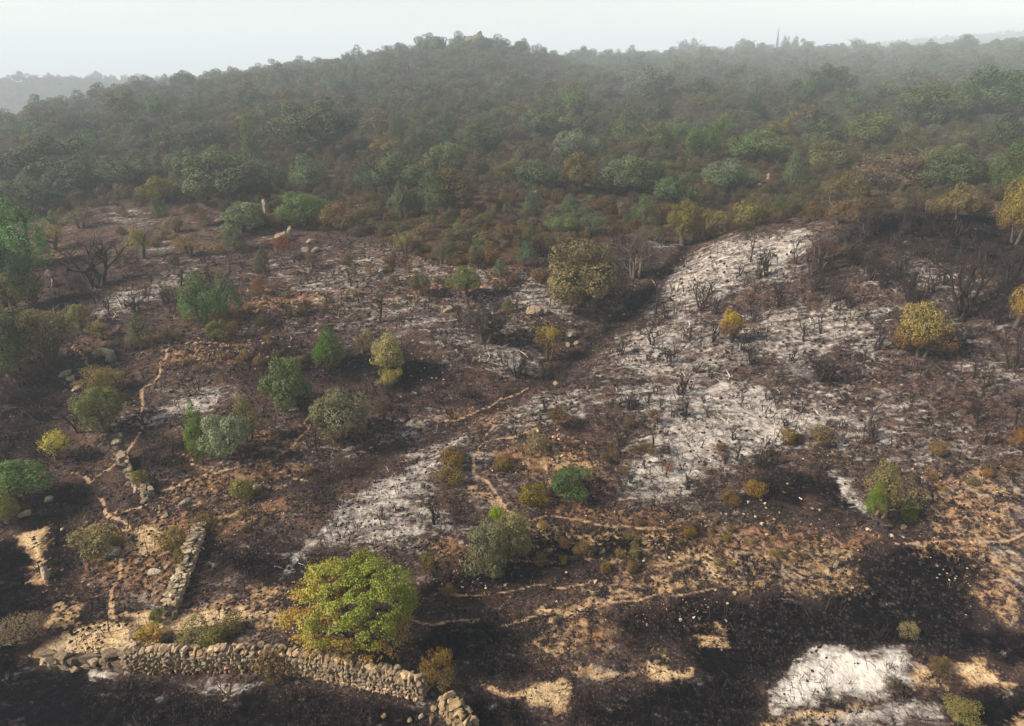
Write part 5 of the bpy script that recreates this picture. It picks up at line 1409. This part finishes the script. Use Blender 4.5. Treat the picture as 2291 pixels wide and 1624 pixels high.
# ------------------------------------------------------------------ boulders
ROCK = (.36, .30, .235); PALE = (.47, .42, .335); GRY = (.37, .335, .285)
BLD = [ # px, base row, width px, height px, depth factor, colour, label
 (596, 476, 24, 46, .9, GRY, 'upright grey rock pillar among the green oaks'),
 (489, 500, 32, 20, 1, ROCK, 'grey rock left of the upright pillar, in ash'),
 (545, 470, 50, 22, .8, ROCK, 'long grey rock beside the upright pillar'),
 (630, 540, 38, 34, 1, (.34,.25,.20), 'reddish boulder in the rock group below the pillar'),
 (648, 530, 20, 34, .8, GRY, 'narrow upright rock in the group below the pillar'),
 (698, 543, 26, 20, 1, ROCK, 'rounded grey rock at the right of the rock group'),
 (684, 560, 28, 18, 1, GRY, 'pale cracked rock, left of two below the rock group'),
 (706, 561, 24, 18, 1, GRY, 'pale cracked rock, right of two below the rock group'),
 (1192, 700, 40, 30, 1, ROCK, 'grey boulder on the central slope near the gully'),
 (1218, 702, 20, 20, 1, ROCK, 'small grey boulder touching the larger one near the gully'),
 (1003, 697, 32, 22, 1, ROCK, 'weathered boulder on the central slope'),
 (1279, 750, 28, 20, 1, PALE, 'smooth pale round boulder beside the gully'),
 (1270, 772, 13, 14, 1, ROCK, 'small rock below the smooth pale boulder'),
 (1289, 768, 16, 10, 1, ROCK, 'flat small rock right of the small one below the pale boulder'),
 (1218, 552, 22, 14, 1, GRY, 'rock in the scrub above the gully'),
 (1220, 664, 16, 14, 1, ROCK, 'brown rock beside the largest oak'),
 (1243, 858, 16, 9, 1, ROCK, 'small tan rock in the gully bed'),
 (238, 796, 60, 26, .5, PALE, 'long pale rock slab, upper of two on the left slope'),
 (250, 806, 42, 22, .7, PALE, 'pale cracked slab, lower of two on the left slope'),
 (222, 802, 22, 24, .8, GRY, 'blocky grey rock at the end of the pale slabs'),
 (145, 838, 30, 18, 1, (.33,.25,.19), 'brown rock, upper of the left outcrop'),
 (160, 852, 26, 22, 1, GRY, 'pale rock in the middle of the left outcrop'),
 (172, 872, 26, 18, 1, PALE, 'whitish rock at the foot of the left outcrop'),
 (112, 620, 20, 24, 1, ROCK, 'rock beside the large blackened tree'),
 (124, 640, 22, 26, 1, ROCK, 'tan rock below the large blackened tree'),
 (75, 645, 26, 16, 1, ROCK, 'grey rock under the oaks at the left edge'),
 (260, 992, 24, 18, 1, GRY, 'mossy grey rock at the foot of the dark spreading oak'),
 (275, 1046, 22, 32, 1, ROCK, 'tall rock, upper of the outcrop beside the path'),
 (292, 1062, 24, 32, 1, (.34,.29,.22), 'tall brown rock in the outcrop beside the path'),
 (288, 1085, 20, 18, 1, GRY, 'grey rock in the outcrop below the tall brown rock'),
 (308, 1098, 26, 24, 1, PALE, 'pale rock at the lower end of the outcrop'),
 (326, 1120, 26, 18, 1, GRY, 'grey boulder beside the long footpath'),
 (247, 1240, 52, 20, .7, PALE, 'flat grey-white slab below the spiky olive bush'),
 (304, 1430, 30, 46, .9, ROCK, 'standing boulder at the corner of the long wall'),
 (332, 1412, 24, 18, 1, GRY, 'grey boulder behind the standing boulder'),
 (376, 1372, 28, 18, 1, PALE, 'whitish block at the lower end of the short wall'),
 (392, 1378, 24, 24, 1, GRY, 'grey block beside the whitish one at the short wall'),
 (415, 1128, 36, 12, .5, GRY, 'flat grey slab above the short wall'),
 (346, 1282, 44, 14, .4, GRY, 'long flat slab left of the short wall'),
 (373, 1272, 14, 12, 1, GRY, 'small block between the slab and the short wall'),
 (370, 1158, 22, 12, 1, PALE, 'pale flat stone on the slope above the short wall'),
 (577, 1093, 24, 18, 1, GRY, 'grey rock right of the olive bush below the winding path'),
 (104, 1292, 26, 40, .8, PALE, 'pale leaning rock at the edge of the black ground'),
 (60, 1150, 34, 14, 1, ROCK, 'grey rock under the leafy tree at the left edge'),
 (108, 1118, 20, 18, 1, ROCK, 'rock beside the black ground at the left'),
 (1868, 1270, 15, 24, 1, PALE, 'pale upright stone on the straw-coloured slope'),
 (2021, 1182, 15, 14, 1, ROCK, 'brown stone below the half-burnt shrub'),
 (1016, 1572, 30, 14, 1, (.50,.40,.26), 'tan block at the top of the broken wall stub'),
 (966, 1612, 20, 18, 1, (.36,.24,.16), 'reddish boulder in the rubble by the broken wall stub'),
 (943, 1606, 16, 14, 1, ROCK, 'grey stone in the rubble by the broken wall stub'),
 (969, 1586, 16, 12, 1, (.36,.28,.18), 'tan stone above the reddish boulder'),
 (858, 1606, 16, 13, 1, (.42,.32,.2), 'tan stone alone on black ground left of the rubble'),
 (917, 1614, 13, 12, 1, (.42,.32,.2), 'small tan stone left of the rubble'),
 (992, 1566, 24, 12, 1, ROCK, 'dark block between the two broken walls'),
 (482, 345, 24, 14, 1, GRY, 'pale rock on the hazy scrub slope right of the dark oak'),
 (484, 360, 16, 12, 1, GRY, 'small pale rock on the hazy scrub slope'),
 (1228, 418, 28, 14, 1, GRY, 'cracked grey rock on the scrub slope'),
 (955, 398, 18, 16, 1, GRY, 'grey rock above the dark juniper'),
 (838, 470, 18, 12, 1, GRY, 'grey rock beside the dry grass patch'),
 (1210, 430, 36, 12, 1, GRY, 'broad rock showing through the scrub'),
 (340, 235, 30, 10, 1, GRY, 'pale rock far up the hazy left slope'),
 (1225, 1000, 15, 10, 1, PALE, 'pale rock, upper one by the grey-tan bush'),
 (1240, 1008, 13, 9, 1, PALE, 'pale rock right of the grey-tan bush'),
 (1130, 1310, 10, 9, 1, PALE, 'white stone below the clumped oak pair'),
]
for i, (px, row, wp, hp, dep, c, lab) in enumerate(BLD):
    x, y, z, W, Hh = spot(px, row, wp, hp)
    W *= .88; Hh = .88 * max(.35 * W, (hp * math.dist((x, y, z), (0, 0, CAMZ)) / FPX) * .95 if hp > wp else Hh * .9)
    o = link('boulder', BOUL[i % len(BOUL)], None, (x, y, z + Hh * .30), (rw.gauss(0, .08), rw.gauss(0, .08), rw.uniform(-.4, .4)), (W, W * dep, Hh * 1.05), c)
    tag(o, lab, 'rock')
# rocky summit and skyline plants
for k, (dx, dy, w_, h_) in enumerate([(0, 0, 3.4, 2.2), (-2.2, 1, 2.6, 1.5), (2.2, .6, 2.8, 1.3), (.3, -1.6, 3.0, 1.2), (.4, .3, 1.5, 3.0), (-3.6, 0, 2, 1.0), (3.8, -1, 2.2, 1)]):
    dx *= 2; dy *= 2; w_ *= 2; h_ *= 1.5; x, y = -14.8 + dx, 334 + dy
    o = link('boulder', BOUL[k % 6], None, (x, y, float(H(x, y)) + h_ * .35 + 1.2), (0, 0, k), (w_, w_ * .8, h_ * 1.2), (.20, .18, .17))
    tag(o, ['central boulder of the rocky summit', 'left boulder of the rocky summit', 'right boulder of the rocky summit', 'front boulder of the rocky summit', 'topmost stacked boulder on the rocky summit',
            'leftmost low rock of the summit outcrop', 'rightmost low rock of the summit outcrop'][k], 'rock')
def sky_tree(name, px, r, w_, h_, mesh, c, label):
    a = math.atan2((px - PW / 2) / FPX, math.cos(PITCH) + .46 * math.sin(PITCH))
    r1 = float(stretch(r)); k = r1 / r; w_ *= k; h_ *= k
    x, y = r1 * math.sin(a), r1 * math.cos(a); z = float(H(x, y))
    e = link(name, None, None, (x, y, z - .4), (0, 0, px), (w_, w_, h_)); tag(e, label, 'tree')
    link('crown', mesh, e, color=(*c, 1)); link('trunk', TRUNK[0], e, color=(.05, .04, .035))
sky_tree('cypress_tree', 1738, 247, 1.1, 7.2, JUN[1], (.05, .06, .04), 'slender dark cypress spire on the right skyline')
sky_tree('conifer', 1754, 252, 3.2, 5.4, JUN[0], (.06, .07, .05), 'spiky conifer just right of the slender cypress on the skyline')
sky_tree('conifer', 1763, 252, 2.4, 5.0, JUN[3], (.06, .07, .05), 'middle of three spiky conifers right of the cypress')
sky_tree('conifer', 1779, 252, 3.4, 5.0, JUN[2], (.06, .07, .05), 'rightmost of three spiky conifers right of the cypress')
sky_tree('evergreen_oak', 1672, 245, 7.5, 5.2, OAK[1], (.06, .07, .045), 'round dark oak breaking the right skyline left of the cypress')
sky_tree('evergreen_oak', 1530, 250, 5, 5.0, OAK[3], (.06, .07, .045), 'oak on the skyline right of the saddle')
sky_tree('juniper_tree', 1552, 250, 5, 5.6, JUN[2], (.06, .07, .045), 'upright bushy tree right of the oak by the saddle skyline')
sky_tree('evergreen_oak', 1920, 240, 8, 4.5, SPARSE[1], (.06, .06, .045), 'ragged dark oak on the skyline at the right')
# ------------------------------------------------------------------ loose stones
STN = [(1332,1301,11),(1134,1398,10),(1246,1341,7),(1441,1253,9),(1267,1277,7),(1087,1313,8),(936,1305,9),(1522,1384,9),(1448,1394,8),(1498,1246,10),
 (1643,1255,11),(1563,1249,9),(1580,1253,8),(1899,1242,11),(1645,1325,12),(1627,1346,9),(1586,1355,8),(1553,1378,8),(1523,1385,8),(1624,1387,8),(1940,1186,10),(1948,1187,8),
 (1954,1198,7),(1994,1200,11),(2019,1202,10),(1715,1195,12),(1705,1170,11),(1733,1158,9),(1743,1143,7),(1691,1152,9),(1674,1121,10),(1702,1116,8),(1712,1123,7),(1715,1132,7),
 (1816,1139,9),(1833,1141,8),(1790,1114,8),(1719,1149,6),(1650,1142,8),(1664,1146,6),(1625,1146,7),(1613,1146,6),(1722,1229,8),(1579,1175,9),(1832,1161,7),(1569,1274,8),
 (1583,1269,8),(1762,1080,7),(139,1183,10),(430,1268,8),(455,1226,10),(354,1145,9),(345,1136,8),(391,1172,9),(186,1299,8),(198,1305,7),(260,1251,7),(1600,1316,7),(2190,1195,9)]
for i, (px, row, wp) in enumerate(STN):
    x, y, z, W, Hh = spot(px, row + 3, wp, wp * .7)
    c = rw.choice([(.62, .54, .41), (.5, .42, .31), (.7, .63, .52)])
    o = link('stone', PEB[i % 6], None, (x, y, z + W * .16), (rw.uniform(-.4, .4), rw.uniform(-.4, .4), rw.uniform(0, 6)), (W * 1.1, W * .9, W * .72), c)
    if row > 1330: tag(o, ('flat ' if i % 2 else '') + 'pale stone ' + near(px, row), 'stone', 'pale stones on the burnt slopes')
    elif px > 1550: tag(o, ('flat ' if i % 2 else '') + 'pale stone ' + near(px, row), 'stone', 'pale stones on the burnt slopes')
    elif px > 900: tag(o, ('flat ' if i % 2 else '') + 'pale stone ' + near(px, row), 'stone', 'pale stones on the burnt slopes')
    else: tag(o, ('flat ' if i % 2 else '') + 'pale stone ' + near(px, row), 'stone', 'pale stones on the burnt slopes')
SZ = [([(560,640),(780,650),(900,690),(760,720),(700,820),(540,830),(400,800),(440,760)], 90, (3, 8), (.52,.42,.33), 'pale loose stone on the stony reddish slope', 'pale stones on the reddish slope'),
      ([(1080,980),(1250,960),(1350,1010),(1350,1080),(1200,1060),(1090,1060)], 50, (4, 9), (.56,.47,.37), 'pale loose stone in the clearing', 'pale stones in the clearing'),
      ([(880,760),(1050,760),(1150,860),(1000,900),(880,900)], 40, (4, 8), (.55,.44,.34), 'pale loose stone on the black slope right of the pale olive oak', 'pale stones on the black central slope')]
for P, cnt, (s0, s1), c, lab, grp in SZ:
    for px, py in zone_points(P, cnt):
        if not fits(px, py, 2, .8): continue
        x, y, z, W, Hh = spot(px, py, rb.uniform(s0, s1), 5)
        f = rb.uniform(.75, 1.2)
        o = link('stone', rb.choice(PEB), None, (x, y, z + W * .15), (rb.uniform(-.4, .4), rb.uniform(-.4, .4), rb.uniform(0, 6)), (W * 1.15, W * .9, W * .65), tuple(v * f for v in c))
        tag(o, ('bigger ' if W > .2 else 'small ') + ('pale' if f > .95 else 'tan') + ' loose stone ' + near(px, py), 'stone', 'pale stones on the burnt slopes')

# ------------------------------------------------------------------ what nobody could count: char crumbs, stubble, gravel
def litter_mass(name, n, seed, rmin, rmax, size, cols, label, cat, shape, zones=None, avoid=True):
    rng = np.random.default_rng(seed)
    # equal numbers per picture area rather than per square metre
    r = np.exp(rng.uniform(math.log(rmin), math.log(rmax), n)); a = R(1) * rng.uniform(-41, 41, n)
    x, y = r * np.sin(a), r * np.cos(a); z = H(x, y)
    px, row, _ = project(x, y, z)
    k = ~above_edge(px, row + 6)
    if zones is not None:
        m = np.zeros(n, bool)
        for P in zones:
            m |= poly_mask(px, row, P, 12) > rng.random(n)
        k &= m
    if name == 'char_crumbs':
        for s_, P in ASH:
            if s_ > .5: k &= ~((poly_mask(px, row, P, 10) > .5) & (rng.random(n) < (.9 if s_ > .8 else .65)))
    k &= fbm(x / 1.6, y / 1.6, 2, seed % 40) > .40
    x, y, z, r = x[k], y[k], z[k], r[k]; n = len(x)
    s = size * rng.uniform(.4, 1.5, n) ** 1.3 * np.clip(r / 26, .7, 1.6)
    ang = rng.uniform(0, 6.28, n); ca, sa = np.cos(ang), np.sin(ang)
    if shape == 'lump':
        base = np.array([(-.5, -.35, -.1), (.45, -.4, -.1), (.55, .3, -.1), (-.35, .5, -.1), (-.1, -.05, .42), (.22, .1, .34)])
        tri = np.array([(0, 1, 4), (1, 5, 4), (1, 2, 5), (2, 3, 5), (3, 4, 5), (3, 0, 4)])
    elif shape == 'blades':
        base = []; tri = []
        for b in range(6):
            t = b * 1.05; u = .16
            base += [(u * math.cos(t) - .05 * math.sin(t), u * math.sin(t) + .05 * math.cos(t), -.05), (u * math.cos(t) + .05 * math.sin(t), u * math.sin(t) - .05 * math.cos(t), -.05), (.55 * math.cos(t + .4), .55 * math.sin(t + .4), .75 + .25 * math.sin(b * 2.3))]
            tri.append((3 * b, 3 * b + 1, 3 * b + 2))
        base = np.array(base); tri = np.array(tri)
    elif shape == 'stems':
        base = []; tri = []
        for b in range(4):
            t = b * 1.7; u = .12; l = .22 + .12 * b
            base += [(u * math.cos(t) - .018, u * math.sin(t), -.05), (u * math.cos(t) + .018, u * math.sin(t) + .01, -.05), (u * math.cos(t) + l * math.cos(t + .5), u * math.sin(t) + l * math.sin(t + .5), 1.0 - .16 * b)]
            tri.append((3 * b, 3 * b + 1, 3 * b + 2))
        base = np.array(base); tri = np.array(tri)
    else:   # stick
        base = np.array([(-1, -.03, .0), (-1, .03, .0), (1, .0, .12), (-.2, -.03, .10), (-.2, .03, .04), (.4, .5, .5), (-.5, .02, .02), (-.45, -.03, .05), (-.1, -.5, .35)])
        tri = np.array([(0, 1, 2), (3, 4, 5), (6, 7, 8)])
    j = 1 + .35 * (rng.random((n, len(base), 3)) - .5)
    B = base[None] * j
    V = np.empty_like(B)
    V[..., 0] = x[:, None] + s[:, None] * (B[..., 0] * ca[:, None] - B[..., 1] * sa[:, None])
    V[..., 1] = y[:, None] + s[:, None] * (B[..., 0] * sa[:, None] + B[..., 1] * ca[:, None])
    V[..., 2] = z[:, None] + s[:, None] * B[..., 2] * rng.uniform(.6, 1.3, n)[:, None]
    F = (tri[None] + (np.arange(n) * len(base))[:, None, None]).reshape(-1, 3)
    cols = np.array(cols); ci = cols[rng.integers(0, len(cols), n)] * rng.uniform(.7, 1.3, n)[:, None]
    o = link(name, mesh_np(name, V.reshape(-1, 3), F, 'litter', False, {'tint': np.repeat(ci, len(base), 0)}))
    tag(o, label, cat, kind='stuff')
    print(name, n)
litter_mass('char_crumbs', 34000, 1, 13, 66, .11, [(.014, .012, .013), (.022, .018, .018), (.03, .022, .02)], 'black charred tussock stubs strewn over the burnt ground', 'charcoal', 'lump')
litter_mass('charred_sticks', 12000, 2, 13, 64, .30, [(.02, .016, .015), (.035, .026, .022)], 'thin charred twigs lying on the burnt ground', 'twigs', 'stick')
litter_mass('burnt_stems', 5500, 8, 14, 66, .55, [(.018, .014, .014), (.03, .022, .019)], 'thin black burnt stalks standing all over the burnt slope', 'burnt stalks', 'stems')
litter_mass('ash_twigs', 4500, 3, 13, 64, .26, [(.55, .52, .48), (.42, .40, .37)], 'white ash-coated twigs lying in the ash drifts', 'twigs', 'stick', [P for s, P in ASH if s > .5])
litter_mass('dry_stubble', 26000, 4, 13, 45, .12, [(.34, .23, .11), (.24, .15, .07), (.44, .31, .16), (.15, .09, .05)], 'dry straw stubble on the unburnt patches of the slope', 'dry grass', 'blades', [P for s, P in STRAW])
litter_mass('brown_stubble', 30000, 6, 13, 60, .13, [(.12, .07, .035), (.085, .05, .03), (.16, .09, .045)], 'singed brown grass stubble on the reddish earth', 'dry grass', 'blades', [P for s, P in SOIL])
litter_mass('gravel', 15000, 5, 14, 62, .055, [(.30, .22, .16), (.24, .18, .13), (.38, .30, .22)], 'small pale gravel scattered over the reddish earth', 'gravel', 'lump', [P for s, P in SOIL])

# ------------------------------------------------------------------ haze and smoke
hz = new_mat('haze')
g = G(hz)
pv = g.n('ShaderNodeVolumePrincipled')
pv.inputs['Color'].default_value = (.76, .88, 1.0, 1)
pv.inputs['Density'].default_value = HAZE_DENSITY
pv.inputs['Anisotropy'].default_value = 0.0
g.out(vol=pv.outputs[0])
def box(name, a, b, mat):
    V = [(x, y, z) for x in (a[0], b[0]) for y in (a[1], b[1]) for z in (a[2], b[2])]
    F = [(0, 1, 3, 2), (4, 6, 7, 5), (0, 4, 5, 1), (2, 3, 7, 6), (0, 2, 6, 4), (1, 5, 7, 3)]
    return link(name, mesh_np(name, V, np.array(F), mat))
o = box('haze', (-3800, -25, -175), (3800, 4650, 72), 'haze')
o['kind'] = 'stuff'; o['label'] = 'thin blue-grey smoke haze hanging over the whole hillside'; o['category'] = 'haze'
g = G(new_mat('smoke'))
tc = g.n('ShaderNodeTexCoord').outputs['Object']
n = g.noise(tc, 2.2, 4, .6, .8)
ln = g.n('ShaderNodeVectorMath', operation='LENGTH'); g.put(ln.inputs[0], tc)
fall = g.step(ln.outputs['Value'], 1.0, .2)
den = g.math('MULTIPLY', g.math('MULTIPLY', fall, g.step(n, .46, .7)), 1.5)
pv = g.n('ShaderNodeVolumePrincipled'); pv.inputs['Color'].default_value = (.85, .92, 1, 1)
g.put(pv.inputs['Density'], den); g.out(vol=pv.outputs[0])
def wisp(px, row, px2, row2, wd, label):
    x, y, t = hit(px, row); x2, y2, t2 = hit(px2, row2)
    x2 = x + (px2 - px) * t / FPX; y2 = y + .6; z = float(H(x, y)); z2 = z + .2 + (row - row2) * t / FPX
    A, B = Vector((x, y, z)), Vector((x2, y2, z2)); d = B - A
    bm = bmesh.new(); bmesh.ops.create_icosphere(bm, subdivisions=2, radius=1.0); me = bpy.data.meshes.new('smoke'); bm.to_mesh(me); bm.free()
    me.materials.append(MATS['smoke'])
    o = link('smoke', me, None, (A + B) / 2 + Vector((0, 0, .15)), d.to_track_quat('X', 'Z').to_euler(), (d.length * .62, wd, wd))
    tag(o, label, 'smoke', kind='stuff')
wisp(1822, 858, 1735, 818, .40, 'thin blue smoke wisp drifting from the wide black fan-shaped shrub')
wisp(1895, 1030, 1868, 985, .30, 'thin blue smoke wisp rising beside the half-burnt shrub')
